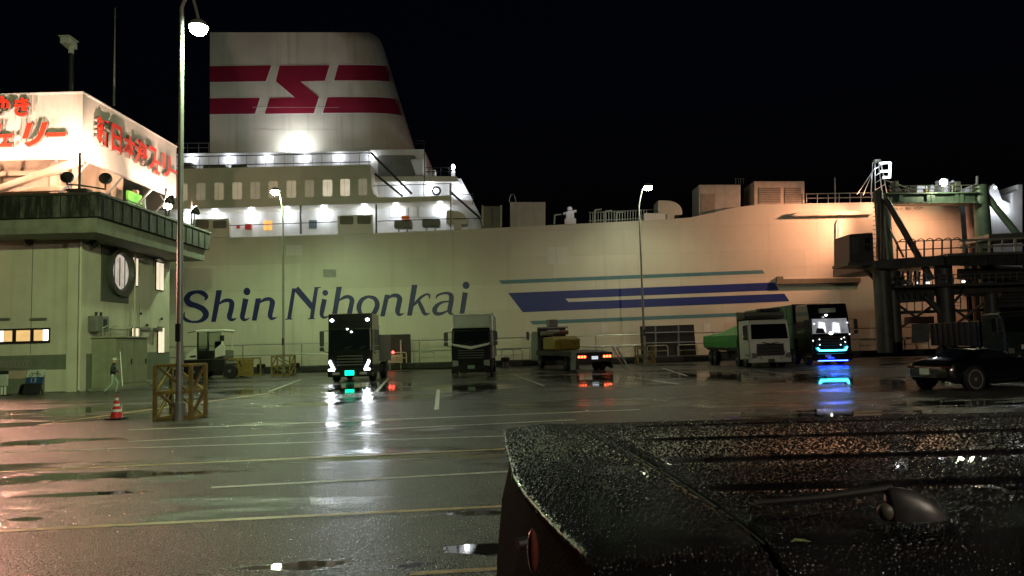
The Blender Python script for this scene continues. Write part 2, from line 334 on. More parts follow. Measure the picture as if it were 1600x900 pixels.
# quay kerb, apron and harbour water
kerb = structure(MB().box(-400, 400, QY, QY+0.7, 0, 0.52).build('quay_kerb', mk('dark_kerb', (0.045, 0.045, 0.04), 0.6, var=0.4, scale=1.0, bump=0.4, bscale=8), bevel=0.05))
for i in range(60):
    x = -48+i*1.6+random.uniform(-.1, .1)
    MB().box(x, x+1.5, QY-0.10, QY-0.003, 0.03, 0.45+random.uniform(-.06, .06)).build('kerb_block', mk('kerb_rubber', (0.02, 0.02, 0.019), 0.6, var=0.5, scale=3), kerb, bevel=0.03)
structure(MB().box(-400, 400, QY+0.7, 63.6, 0, 0.40).build('quay_apron', concrete))
wm = mk('harbour_water', (0.006, 0.008, 0.010), 0.08, var=0.1, bump=0.6, bscale=0.6)
structure(MB().add([(-3000, 63, -2.2), (3000, 63, -2.2), (3000, 5000, -2.2), (-3000, 5000, -2.2)], [(0, 1, 2, 3)]).build('harbour_water', wm))

# ================================================================== FERRY
YS = 66.0
ferry = thing('ferry', 'huge white car ferry with crimson striped funnel and blue lettering moored along the quay', 'ferry', (0, 78, -2.2))
def pp(poly, Y): return [P(x, y, Y) for x, y in poly]
def ppr(poly, Y, depth, name, m, parent, bevel=0.0, dy=None):
    return MB().prism(pp(poly, Y), (0, depth, 0)).build(name, m, parent, bevel=bevel)
def rect(x0, x1, y0, y1): return [(x0, y1), (x1, y1), (x1, y0), (x0, y0)]
top = [(-600, 400), (270, 374), (359, 371), (582, 364.5), (752, 357), (830, 353.5), (896, 350), (1010, 344.5), (1077, 340), (1115, 332), (1146, 324.5), (1177, 320.5), (1260, 318), (1362, 316), (1499, 314)]
tp = pp(top, YS); bot = [Vector((p.x, YS, -2.6)) for p in (tp[-1], tp[0])]
hull = MB().prism(tp + bot, (0, 23, 0)).build('hull', hullm, ferry)
def cr4(x, y): return (270+x/3.2, 220+y/3.2)
def cr7(x, y): return (760+x/3.2, 400+y/3.2)
# stripes
def sheet(poly, name, m, parent, off=0.012, Y=YS): return MB().prism(pp(poly, Y-off), (0, off-0.003, 0)).build(name, m, parent)
sheet([cr7(*p) for p in ((62,122),(1380,70),(1392,87),(78,140))], 'stripe', teal, hull)
sheet([cr7(*p) for p in ((218,325),(1330,281),(1345,298),(232,343))], 'stripe', teal, hull)
sheet([cr7(*p) for p in ((108,185),(1440,132),(1464,170),(395,213),(410,230),(1490,188),(1515,226),(182,281))], 'stripe', cobalt, hull)
# lettering, drawn as brush strokes: x, y, width
GL = {
 'S': (280, [[(398,392,16),(425,335,62),(360,277,72),(270,262,50),(172,292,72),(118,370,95),(160,442,95),(270,480,85),(370,530,92),(418,605,96),(388,675,78),(310,722,45),(200,728,35),(112,700,52),(70,650,42),(88,575,10)]], None),
 'h': (280, [[(625,235,88),(580,490,82),(535,730,75)],[(545,240,10),(630,246,26)],[(610,460,14),(690,405,50),(770,392,58),(820,430,80),(812,530,80),(785,645,80),(808,692,55),(860,690,34),(898,668,6)]], None),
 'i': (280, [[(1040,368,88),(1005,550,80),(986,650,76),(1012,695,52),(1060,690,30),(1102,664,6)],[(955,374,8),(1040,380,24)]], (1058,255,54,60)),
 'n': (280, [[(1238,362,86),(1170,710,75)],[(1160,368,8),(1240,374,24)],[(1240,440,14),(1330,385,52),(1410,373,58),(1455,420,82),(1442,510,80),(1420,625,76),(1442,676,52),(1490,672,30),(1532,655,6)]], None),
 'N': (440, [[(193,205,58),(115,690,62)],[(55,692,12),(112,680,26),(168,688,12)],[(120,206,10),(270,206,22)],[(225,205,92),(350,350,92),(490,512,86)],[(545,190,58),(505,440,62),(470,675,62)],[(508,192,10),(560,196,24),(615,188,10)],[(408,686,10),(465,674,26),(522,680,10)]], None),
 'i2': (440, [[(670,375,76),(640,520,76),(626,615,62),(655,660,42),(705,652,26),(738,638,6)],[(598,377,8),(670,382,22)]], (682,276,46,46)),
 'h2': (440, [[(900,180,86),(858,430,80),(815,685,74)],[(818,186,8),(900,190,22)],[(880,410,14),(970,350,50),(1050,338,58),(1098,385,76),(1086,480,76),(1062,600,76),(1085,655,50),(1150,640,6)]], None),
 'o': (440, [[(1350,333,42),(1255,385,66),(1208,490,76),(1228,590,62),(1295,645,46),(1385,636,54),(1462,560,76),(1495,450,76),(1450,362,62),(1350,333,42)]], None),
 'n2': (590, [[(150,305,74),(75,645,72)],[(48,310,8),(150,314,24)],[(140,385,12),(220,325,48),(300,318,62),(345,365,80),(332,450,80),(312,560,76),(333,615,48),(380,610,26),(418,594,6)]], None),
 'k': (590, [[(580,150,88),(540,390,82),(498,632,75)],[(508,157,8),(580,160,24)],[(530,510,16),(600,428,46),(680,345,42),(760,300,32),(808,312,34),(806,372,12)],[(635,395,48),(690,510,64),(732,598,56),(780,606,30),(820,590,6)]], None),
 'a': (590, [[(912,368,12),(935,318,32),(1000,290,34),(1090,280,42),(1150,322,72),(1146,430,76),(1126,540,72),(1140,600,42),(1185,590,6)],[(1125,408,22),(1010,422,36),(922,480,62),(890,550,76),(922,600,60),(1000,598,46),(1095,555,24)]], None),
 'i3': (590, [[(1370,270,82),(1328,540,76),(1314,630,70),(1345,668,42),(1402,650,6)],[(1283,272,8),(1370,276,22)]], (1382,158,54,58)),
}
for key, (ox, strokes, dot) in GL.items():
    q = MB(); off = 0.010
    for st in strokes:
        sp = spline(st, 6); L_ = []; Rr = []
        for i, (x, y, w) in enumerate(sp):
            a = sp[max(0, i-1)]; b = sp[min(len(sp)-1, i+1)]; tx, ty = b[0]-a[0], b[1]-a[1]; l = math.hypot(tx, ty) or 1; nx, ny = -ty/l, tx/l
            if len(st) == 2 or (abs(st[0][0]-st[-1][0]) < 200 and len(st) == 3 and abs(st[0][1]-st[-1][1]) > 200): nx, ny = 1, 0    # stems end level
            w = max(w, 4); L_.append(P(ox+(x+nx*w/2)/10, 430+(y+ny*w/2)/10, YS-off)); Rr.append(P(ox+(x-nx*w/2)/10, 430+(y-ny*w/2)/10, YS-off))
        q.grid([L_, Rr]); off += 0.004
    if dot:
        x, y, rx, ry = dot; ring = [P(ox+(x+rx*math.cos(t))/10, 430+(y+ry*math.sin(t))/10, YS-off) for t in [2*math.pi*i/20 for i in range(20)]]
        q.add(ring, [list(range(20))])
    q.build('letter', navy, hull, fixn=False)
# height notice at the stern
ux = (P(1441, 325, YS)-P(1385, 325.8, YS)); wtx = ux.length; ux.normalize()
for word, xa, xb in (('車両高さ', 1384, 1410), ('最大', 1415, 1423.5), ('4.05M', 1428, 1442)):
    letter(word, 'height_notice', P(xa, 329-(xa-1384)*.03, YS-0.02), ux, (0, 0, 1), P(xb, 327, YS).x-P(xa, 327, YS).x, 0.27, (0, -1, 0), [mk('notice_paint', (0.10, 0.03, 0.025), 0.5)], hull)
# strakes, slot, plates, doors
ppr([(1215,432),(1224,432),(1224,436),(1345,434),(1345,441),(1213,444)], YS-0.30, 0.30, 'rubbing_strake', mk('strake_paint', (0.16, 0.14, 0.10), 0.5, var=0.2), hull)
ppr([(1237,337),(1247,331),(1364,328),(1364,335),(1247,337.5)], YS-0.55, 0.55, 'upper_ledge', hullm, hull, 0.04)
ppr([(1306,428),(1306,350),(1309,343),(1315,341),(1315,428)], YS-0.12, 0.12, 'pilot_door_frame', creamp, hull, 0.02)
ppr([(1310,425),(1310,350),(1313.5,346),(1313.5,425)], YS-0.16, 0.035, 'pilot_door_leaf', whitep, hull)
ppr(rect(505, 525, 421, 433), YS-0.03, 0.027, 'air_grille', greysteel, hull, 0.01)
ppr(rect(855, 887, 386, 413), YS-0.02, 0.017, 'pale_patch', creamp, hull)
ppr(rect(447, 472, 383, 399), YS-0.02, 0.017, 'pale_patch', creamp, hull)  # patch of green light on the hull, painted as a paler rectangle
ppr([(597,523),(641,522),(642,585),(598,586)], YS-0.05, 0.046, 'side_door', mk('side_door_black', (0.015, 0.014, 0.013), 0.5), hull)
for x in (372, 395, 940, 1100):
    ppr(rect(x, x+10, 505, 520), YS-0.02, 0.017, 'draught_plate', creamp, hull)
# weld seams of the shell: shallow proud bars
for y0, y1 in ((398, 371), (452, 415), (517, 481)):
    a, b = P(255, y0, YS+0.004), P(1499, y1-8, YS+0.004)
    MB().bar(a, b, 0.03, 0.02).build('shell_seam', hullm, hull)
for x in range(300, 1500, 75):
    a = P(x, 380-(x-300)*0.045, YS+0.004); MB().bar(a, (a.x, a.y, 1.0), 0.02, 0.02).build('shell_seam', hullm, hull)
# cabin deck, flush with the hull, over the open promenade
cab_poly = [(-600,292),(285,263.7),(579,257),(580.5,292),(583,302),(590,307.5),(600,309),(704,305),(704,313.5),(582,317.5),(285,327),(-600,356)]
cabin = ppr(cab_poly, YS, 16, 'cabin_deck', hullm, ferry)
curtain = em('curtained_window_glow', (1.0, 0.86, 0.62), 0.22, 0.35); curtain3 = em('dim_window_glow', (0.95, 0.84, 0.62), 0.12, 0.5); curtain4 = em('soft_window_glow', (1.0, 0.82, 0.55), 0.17, 0.5); curtain2 = em('bright_window_glow', (1.0, 0.88, 0.66), 0.5, 0.5)
def rounded(x0, x1, y0, y1, r=2.0, n=3):
    out = []
    for cx, cy, a0 in ((x1-r, y1-r, 0), (x0+r, y1-r, 90), (x0+r, y0+r, 180), (x1-r, y0+r, 270)):
        for i in range(n+1): t = R_(a0+90*i/n); out.append((cx+r*math.cos(t), cy+r*math.sin(t)))
    return out
for i, (x0, x1, y0, y1) in enumerate(((50,72,215,298),(118,162,212,296),(208,254,210,295),(298,345,208,292),(388,435,206,290),(479,525,202,287),(569,616,199,284),(660,706,197,281),(750,797,195,277),(838,885,191,275),(928,972,189,271))):
    a, b = cr4(x0, y0), cr4(x1, y1)
    fr = ppr(rounded(a[0]-.9, b[0]+.9, a[1]-.9, b[1]+.9, 2.4), YS-0.03, 0.027, 'window', hullm, cabin)
    ppr(rounded(a[0], b[0], a[1], b[1]), YS-0.045, 0.012, 'pane', curtain2 if i in (8, 9) else (curtain, curtain3, curtain4)[i % 3], fr)
    MB().bar(P((a[0]+b[0])/2+random.uniform(-1.5,1.5), a[1]+.6, YS-0.05), P((a[0]+b[0])/2+random.uniform(-1.5,1.5), b[1]-.6, YS-0.05), random.uniform(.03,.10), .012).build('curtain_fold', ivory, fr)
# promenade: inner house wall, posts, doors and lamps
prom = ppr([(-600,352),(582,310),(704,306),(748,338),(754,362),(582,371),(-600,408)], YS+2.6, 14, 'promenade_house', whitep, ferry)
for x0, x1 in ((1087,1170),(1178,1222),(1228,1338)):
    for p, q_ in (((x0,310),(x0,384)),((x1,306),(x1,380)),((x0,384),(x1,380))):
        MB().bar(P(*cr4(*p), YS+2.57), P(*cr4(*q_), YS+2.57), 0.03).build('panel_seam', greysteel, prom)
def deck_lamp(x, y, Y, r=0.2, power=60, col_=WHITE, parent=None):
    c = P(x, y, Y); q = MB(); q.ell((c.x, c.y, c.z), r, r*0.8, r*0.8, 12, 7)
    l = q.build('deck_lamp', deckglow, parent or ferry, smooth=True)
    light('POINT', (c.x, c.y-0.35, c.z-0.1), power, col_, parent or ferry, size=0.15)
for x, y in ((80,378),(215,376),(395,374),(572,372),(757,368),(960,352),(1118,350),(1338,342)):
    deck_lamp(*cr4(x, y), YS+2.35, 0.24, 42)
for x in (640, 1018): MB().bar(P(*cr4(x,320), YS+0.1), P(*cr4(x,466), YS+0.1), 0.16).build('promenade_post', greysteel, ferry)
MB().bar(P(*cr4(1390,210), YS+0.1), P(*cr4(1390,440), YS+0.1), 0.1).build('promenade_post', greysteel, ferry)
ppr([cr4(*p) for p in ((100,485),(100,392),(280,389),(284,481))], YS+0.003, 0.4, 'bulwark_block', hullm, ferry)
ppr([cr4(*p) for p in ((825,467),(823,374),(998,368),(1001,461))], YS+0.003, 0.4, 'bulwark_block', hullm, ferry)
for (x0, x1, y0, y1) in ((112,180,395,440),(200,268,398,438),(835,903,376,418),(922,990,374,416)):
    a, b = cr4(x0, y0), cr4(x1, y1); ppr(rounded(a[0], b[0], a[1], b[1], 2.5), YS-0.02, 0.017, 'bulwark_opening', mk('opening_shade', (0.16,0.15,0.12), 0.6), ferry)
for p0, p1 in (((284,424),(820,405)),((1024,402),(1390,390)),((1400,390),(1540,388))):
    MB().tube([P(*cr4(*p0), YS+0.15), P(*cr4(*p1), YS+0.15)], 0.04, 6).build('handrail', darksteel, ferry)
def pbox(x0, x1, y0, y1, Y, d, name, m, bevel=0.03, parent=None): a, b = cr4(x0, y0), cr4(x1, y1); return ppr(rect(a[0], b[0], a[1], b[1]), Y, d, name, m, parent or ferry, bevel)
pbox(360,390,415,442, YS+2.2, 0.38, 'hose_box', redm); pbox(317,332,422,438, YS+2.3, 0.28, 'alarm_box', redm)
w = pbox(455,495,400,446, YS+2.54, 0.055, 'lit_window', em('amber_window', (1.0, 0.42, 0.08), 1.2))
for a, b in (((475,400),(475,446)),((455,423),(495,423))): MB().bar(P(*cr4(*a), YS+2.5), P(*cr4(*b), YS+2.5), 0.06).build('glazing_bar', whitep, w)
pbox(680,720,396,438, YS+2.53, 0.065, 'dark_window', mk('cabin_glass', (0.12,0.15,0.18), 0.15))
for x0, x1, y0 in ((1105,1195,395),(1245,1335,388)):
    b_ = pbox(x0, x1, y0, y0+42, YS+0.3, 1.0, 'raft_canister', mk('canister_grey', (0.17,0.17,0.15), 0.5), 0.15)
    for x in (x0+25, x0+68): MB().bar(P(*cr4(x,y0+42), YS+0.8), P(*cr4(x,y0+60), YS+0.8), 0.12).build('cradle', greysteel, b_)
pbox(1143,1183,374,392, YS+1.6, 0.5, 'lifebuoy_box', mk('orange_box', (0.75,0.16,0.02), 0.5), 0.05)
def cowl(x0, y0, x1, y1, Y, d=1.6):
    w = x1-x0; h = y1-y0; arc = [(x0+w*0.35+w*0.65*math.sin(R_(t)), y0+h*0.55-h*0.55*math.cos(R_(t))) for t in range(0, 91, 15)]
    return ppr([(x0, y0), ] + arc + [(x1, y0+h*0.72), (x0+w*0.68, y0+h*0.75), (x0+w*0.68, y1), (x0+w*0.36, y1), (x0+w*0.36, y0+h*0.72), (x0, y0+h*0.7)], Y, d, 'vent_cowl', hullm, ferry, 0.05)
cowl(*cr4(1368,348), *cr4(1472,442), YS+0.3)
# stern end of the deckhouse: white decks stepping down
aft2 = ppr([cr4(*p) for p in ((985,280),(985,190),(1440,188),(1502,300),(1380,290))], YS+3.0, 12, 'aft_house', whitep, ferry)
ppr([cr4(*p) for p in ((1000,205),(1000,180),(1262,176),(1420,178),(1428,204),(1262,203))], YS+2.0, 13, 'aft_deck_slab', creamp, ferry)
ppr([cr4(*p) for p in ((985,180),(985,45),(1255,42),(1272,178))], YS+3.85, 9, 'funnel_casing', creamp, ferry)
ppr([cr4(*p) for p in rounded(1025,1215,72,178,14)], YS+3.81, 0.036, 'casing_panel', mk('panel_grey', (0.20,0.20,0.19), 0.5), ferry)
ppr([cr4(*p) for p in ((1188,92),(1252,88),(1252,172),(1215,172))], YS+3.4, 0.55, 'vent_trunk', whitep, ferry, 0.06)
ppr([cr4(*p) for p in ((1395,300),(1395,262),(1445,205),(1500,300),(1545,388),(1545,440),(1480,440))], YS+3.3, 8, 'aft_bulkhead', whitep, ferry)
for x, y, Y in ((1143,240,2.8),(1285,238,2.8),(1432,248,2.8),(1452,372,3.1)): deck_lamp(*cr4(x, y), YS+Y, 0.22, 42)
c = P(*cr4(1402,132), YS+2.5); MB().ell(c, .16, .16, .28, 10, 7).build('deck_lamp', deckglow, ferry, smooth=True); light('POINT', c-Vector((0,.3,0)), 60, WHITE, ferry)
pbox(1392,1412,150,180, YS+2.4, 0.3, 'lamp_stand', whitep)
for a, b in (((1258,0),(1258,205)),((1255,205),(1256,275)),):
    MB().bar(P(*cr4(*a), YS+1.9), P(*cr4(*b), YS+1.9), 0.07).build('stanchion', darksteel, ferry)
for a, b, Y in (((990,60),(1195,265),1.0),((1010,165),(1150,278),1.2),((1385,252),(1540,390),1.0)):
    pa, pb = P(*cr4(*a), YS+Y), P(*cr4(*b), YS+Y); st = MB().bar(pa, pb, 0.16, 0.2).build('deck_stair', darksteel, ferry)
for p0, p1, Y in (((1000,226),(1385,213),0.15),((1262,135),(1400,133),2.2),((1262,155),(1400,153),2.2),((1385,270),(1500,268),2.4),((1205,0),(1255,0),4.0),((1205,14),(1255,14),4.0)):
    MB().tube([P(*cr4(*p0), YS+Y), P(*cr4(*p1), YS+Y)], 0.035, 6).build('handrail', darksteel, ferry)
for x, y0, y1, Y in ((1385,213,275,.15),(1300,135,178,2.2),(1340,135,178,2.2),(1380,135,178,2.2),(1500,262,318,2.4)):
    MB().tube([P(*cr4(x,y0), YS+Y), P(*cr4(x,y1), YS+Y)], 0.035, 6).build('stanchion', darksteel, ferry)
c = P(*cr4(1318,250), YS+0.1); q = MB()
for k in range(20):
    t0, t1 = 2*math.pi*k/20, 2*math.pi*(k+1)/20; q.tube([(c.x+.36*math.cos(t0), c.y, c.z+.36*math.sin(t0)), (c.x+.36*math.cos(t1), c.y, c.z+.36*math.sin(t1))], .09, 6)
q.build('lifebuoy', darksteel, ferry)
pbox(1278,1315,145,178, YS+2.5, 0.6, 'deck_vent', creamp, 0.12)
# boat deck behind the rail, with its row of lamps
ppr([(-600,272),(-600,256),(270,240),(590,236),(590,262),(285,268)], YS+4.0, 10, 'boat_deck_house', whitep, ferry)
for x, y in ((92,82),(280,85),(468,82),(655,82),(828,78),(995,74)): deck_lamp(*cr4(x, y), YS+3.8, 0.2, 30)
for p0, p1, r in (((-300,88),(990,60),.045),((-300,132),(990,105),.04)): MB().tube([P(*cr4(*p0), YS+0.2), P(*cr4(*p1), YS+0.2)], r, 6).build('handrail', darksteel, ferry)
for x in range(40, 1000, 47): MB().tube([P(*cr4(x, 80-x*0.021), YS+0.2), P(*cr4(x, 142-x*0.022), YS+0.2)], .025, 5).build('stanchion', railm, ferry)
for x0, x1, y0, y1 in ((50,95,108,142),(150,262,119,142),(290,370,116,140)): pbox(x0, x1, y0, y1, YS+1.2, 1.2, 'deck_locker', mk('locker_grey', (0.15,0.16,0.13), 0.6), 0.12)
for y in (705, 730): 
    a, b = (270+20/3.4625, 20+y/3.4625), (270+200/3.4625, 20+y/3.4625); MB().tube([P(*a, YS+6), P(*b, YS+6)], .04, 6).build('handrail', railm, ferry)
for x in (20, 80, 140, 195): MB().tube([P(270+x/3.4625, 20+705/3.4625, YS+6), P(270+x/3.4625, 20+755/3.4625, YS+6)], .035, 6).build('stanchion', railm, ferry)
# funnel with rounded after edge; stripes follow the same skin
FY = YS+6.0
def fxr(py): return 648-(235-py)*(54/175.0) if py > 60 else 594-(60-py)*1.6
def FP(px, py, off=0.0):
    d = fxr(py)-px; k = 60.0
    yo = 0.0 if d > k else 5.0*(1-math.sqrt(max(0.0, 1-(1-max(d, 0)/k)**2)))
    return P(px, py, FY+yo-off)
rows = []
for j in range(25):
    py = 50.5+(238-50.5)*j/24.0; xr = fxr(py); n = 26
    xs = [328+(xr-62-328)*i/10 for i in range(10)] + [xr-62+62*math.sin(R_(90*i/15)) for i in range(16)]
    rows.append([FP(x, py + (1.5 if i < 1 else 0)*0) for i, x in enumerate(xs)])
q = MB(); q.grid(rows)
back = [[p + Vector((0, 10.5-(p.y-FY)*2, 0)) for p in r] for r in rows]
q.grid([r[::-1] for r in back]); q.grid([[a[-1], b[-1]] for a, b in zip(rows, back)]); q.grid([[b[0], a[0]] for a, b in zip(rows, back)]); q.grid([back[0], rows[0]])
funnel = q.build('funnel', creamp, ferry, smooth=True)
def cr3(x, y): return (270+x/3.4625, 20+y/3.4625)
def fstripe(loop_top, loop_bot, m, off, name):
    q = MB(); n = 24; rws = []
    for t in range(5):
        s = t/4.0; r = []
        for i in range(n+1):
            u = i/n; a = [l*(1-u)+k*u for l, k in zip(loop_top[0], loop_top[1])]; b = [l*(1-u)+k*u for l, k in zip(loop_bot[0], loop_bot[1])]
            p = cr3(a[0]*(1-s)+b[0]*s, a[1]*(1-s)+b[1]*s)
            r.append(FP(min(p[0], fxr(p[1])-0.05), p[1]+ max(0, p[0]-575)**2*0.0016, off))
        rws.append(r)
    return q.grid(rws).build(name, m, funnel, fixn=False, smooth=True)
for tp_, bt_, in ((((200,289),(533,285)),((200,375),(503,370))), (((896,283),(1172,283)),((872,366),(1200,366))), (((200,463),(472,460)),((200,549),(444,546))), (((837,457),(1226,455)),((811,542),(1252,540)))):
    fstripe(((tp_[0][0], tp_[0][1]-5), (tp_[1][0]+(7 if tp_[0][0] < 300 else 0), tp_[1][1]-5)), ((bt_[0][0]-(7 if tp_[0][0] > 300 else 0), bt_[0][1]+5), (bt_[1][0]+(7 if tp_[0][0] < 300 else 0), bt_[1][1]+5)), whitep, 0.015, 'stripe_border')
    fstripe(tp_, bt_, crimson, 0.03, 'stripe')
emb = ((578,286),(848,284),(823,367),(690,371),(790,456),(763,543),(497,546),(525,462),(660,458),(557,370))
ex, ey = 672, 414
MB().prism([P(*cr3(x+(7 if x > ex else -7), y+(5 if y > ey else -5)), FY-0.018) for x, y in emb], (0, 0.012, 0)).build('emblem_border', whitep, funnel)
MB().prism([P(*cr3(x, y), FY-0.036) for x, y in emb], (0, 0.014, 0)).build('emblem', crimson, funnel)
for y in (512, 632): MB().bar(P(*cr3(430, y), FY-0.03), P(*cr3(900, y), FY-0.03), 0.025).build('grab_rail', creamp, funnel)
# funnel floodlight
c = P(458, 228, FY-1.2); MB().ell(c, 0.62, 0.3, 0.45, 14, 9).build('funnel_floodlight', em('flood_glow', (0.97, 0.97, 0.93), 60.0), ferry, smooth=True)
light('SPOT', c+Vector((0, -0.6, -0.3)), 520, (1.0, 0.97, 0.9), ferry, target=P(470, 110, FY+0.5), size=0.3, angle=150)
# things on the weather deck
bxg = mk('deck_box_paint', (0.42, 0.42, 0.38), 0.45, var=0.12, streak=0.2)
def dbox(x0, x1, y0, y1, d=3.0, Y=YS+0.6, m=None, name='deck_box'): return ppr(rect(x0, x1, y0, y1), Y, d, name, m or bxg, ferry, 0.05)
b_ = dbox(754, 783, 322, 358, 2.4, m=mk('deck_box_olive', (0.16,0.16,0.11), 0.5)); MB().bar(P(769,325,YS+.57), P(769,352,YS+.57), .06).build('door_joint', darksteel, b_)
for x in (754, 783): MB().bar(P(x,321,YS+.55), P(x,354,YS+.55), .16).build('box_frame', bxg, b_)
b_ = dbox(797, 852, 315.5, 358, 4.0)
q = MB(); a = P(801, 316, YS+1.5); q.tube([(a.x+0.5*math.cos(R_(t))*.6, a.y, a.z+.75*math.sin(R_(t))) for t in range(0, 181, 20)], .04, 6).build('lifting_hoop', railm, b_)
q = MB(); a = P(891, 351, YS+1.0)
q.box(a.x-.5, a.x+.5, a.y-.4, a.y+.4, a.z, a.z+.5); q.box(a.x-.35, a.x+.35, a.y-.3, a.y+.3, a.z+.5, a.z+1.1); q.tube([(a.x-.6, a.y, a.z+1.0), (a.x+.6, a.y, a.z+1.25)], .12, 8); q.ell((a.x, a.y, a.z+1.45), .25, .25, .25, 8, 6); q.tube([(a.x-.45, a.y-.2, a.z), (a.x-.1, a.y, a.z+1.4)], .06, 6)
q.build('deck_winch', whitep, ferry)
light('POINT', (a.x, a.y-1.0, a.z+1.6), 9, WHITE, ferry)
for i in range(22):
    x = 922+i*4.2
    if 995 < x < 1006: pass
    yb = 350-(x-896)*0.05; MB().bar(P(x, yb-17, YS+.8), P(x, yb, YS+.8), .09, .05).build('fence_picket', railm, ferry)
for y in (332, 345): MB().tube([P(920, y, YS+.8), P(1030, y-5, YS+.8)], .04, 6).build('handrail', railm, ferry)
for x, h in ((866, 14), (929, 22), (945, 20), (963, 18)):
    q = MB(); a = P(x, 350, YS+1.2); b = P(x+1, 350-h, YS+1.2); q.bar(a, b, .14); q.bar(b, b+Vector((.6, 0, .05)), .1); q.build('deck_davit', bxg, ferry)
cowl(1028, 313, 1066, 344, YS+0.6, 2.0)
dbox(1006, 1040, 333, 346, 1.5, m=whitep, name='deck_bench')
b_ = dbox(1092, 1157, 288.5, 342, 2.6, m=mk('deck_box_paint_b', (0.46,0.44,0.39), 0.5, streak=.2))
ppr(rect(1096, 1117, 303, 336), YS+.57, .028, 'louvre_panel', ivory, b_)
q = MB(); a = P(1150, 288, YS+1.5)
for dx in (0, .45): q.tube([(a.x+dx, a.y, a.z), (a.x+dx, a.y, a.z+.55), (a.x+dx+.25, a.y, a.z+.55), (a.x+dx+.25, a.y, a.z)], .03, 6)
q.build('ladder_top', railm, b_)
b_ = dbox(1178, 1257, 283, 325, 3.0, m=mk('deck_box_paint_c', (0.52,0.46,0.38), 0.5, streak=.2))
for x0, x1 in ((1186,1220),(1226,1252)):
    f = ppr(rect(x0, x1, 293, 318), YS+.56, .038, 'louvre_panel', ivory, b_)
    for k in range(8): MB().bar(P(x0+1, 295+k*2.9, YS+.54), P(x1-1, 294.6+k*2.9, YS+.54), .05, .03).build('slat', darksteel, f)
for y in (303, 310): MB().tube([P(1259, y, YS+.4), P(1364, y-2, YS+.4)], .045, 6).build('handrail', railm, ferry)
for x in range(1260, 1364, 17): MB().tube([P(x, 302, YS+.4), P(x, 318, YS+.4)], .04, 6).build('stanchion', railm, ferry)
MB().tube([P(1304, 277, YS+1), P(1305, 318, YS+1)], .07, 6).build('flag_staff', railm, ferry)
# stern mooring house, lit white, beyond the linkspan
sm = ppr([(1546,420),(1546,300),(1548,290),(1553,287),(1558,291),(1566,312),(1580,318),(1583,300),(1590,296),(1590,288),(1598,288),(1598,420)], 74, 5, 'stern_house', whitep, ferry, 0.05)
for x, y in ((1556,320),(1570,322)): deck_lamp(x, y, 73.6, 0.25, 45)
deck_lamp(1555, 293, 73.0, 0.14, 20)
ppr([(1500,314),(1522,314),(1522,420),(1500,420)], YS+3, 12, 'stern_post', greysteel, ferry)
ppr([(1542,414),(1640,420),(1640,500),(1542,500)], 72.5, 1.2, 'stern_ramp_flap', mk('ramp_grey', (0.10,0.11,0.11), 0.6, streak=.4), ferry)
# white machinery above the linkspan, with unseen lights added to brighten it
for lx in (1445, 1478, 1512): light('POINT', P(lx, 284, 67.4), 55, WHITE, ferry)
for x0, x1, y0, y1 in ((1430,1452,289,302),(1452,1462,288,300)): ppr([(x0,y1),(x0+3,y0+2),((x0+x1)/2,y0),(x1-2,y0+2),(x1,y1)], 69, 1.6, 'deck_machinery', whitep, ferry, .06)
ppr(rect(1472, 1482, 279, 302), 69, 1.2, 'deck_machinery', whitep, ferry, .05)
ppr([(1484,300),(1485,284),(1489,281),(1494,285),(1494,300)], 69, 1.2, 'deck_machinery', whitep, ferry, .05)
ppr([(1508,300),(1510,293),(1520,289),(1527,286),(1527,300)], 69, 1.2, 'deck_machinery', whitep, ferry, .05)
# ================================================================== LINKSPAN
gsteel = mk('green_painted_steel', (0.10, 0.15, 0.115), 0.4, 0.1, var=0.3, scale=1.5, streak=0.4)
linksteel = mk('linkspan_grey_steel', (.085,.092,.085), .5, .15, var=.35, scale=1.2, streak=.4)
link = thing('linkspan', 'dark green steel linkspan bridge with towers, gantry and control cabin at the ferry stern', 'linkspan', (P(1440, 530, 59).x, 59, 0))
LY = 58.0
def vcol(px, py0, py1, Y, r, name, m, n=14, ground=False):
    a = P(px, py0, Y); b = P(px, py1, Y); b.x = a.x
    if ground: b.z = 0.42
    return MB().tube([a, b], r, n).build(name, m, link, smooth=True)
vcol(1372, 298, 530, LY, 0.34, 'tower_column', linksteel, ground=True)
vcol(1384, 302, 530, LY+3.0, 0.28, 'tower_column', gsteel, ground=True)
vcol(1531, 290, 480, LY+3.0, 0.60, 'tower_column', gsteel, ground=True)
vcol(1516, 316, 400, LY+4.5, 0.40, 'tower_column', mk('primer_column', (0.30, 0.20, 0.15), 0.5), ground=True)
vcol(1472, 400, 500, LY-1.0, 0.62, 'deck_pier', linksteel, ground=True)
vcol(1392, 424, 520, LY-0.5, 0.5, 'deck_pier', linksteel, ground=True)
vcol(1377, 424, 520, LY-1.5, 0.62, 'deck_pier', linksteel, ground=True)
vcol(1546, 440, 500, LY, 0.5, 'deck_pier', linksteel, ground=True)
# ladder on the left tower
for y in range(310, 420, 7): MB().bar(P(1364, y, LY-.4), P(1368, y, LY-.4), .05).build('rung', linksteel, link)
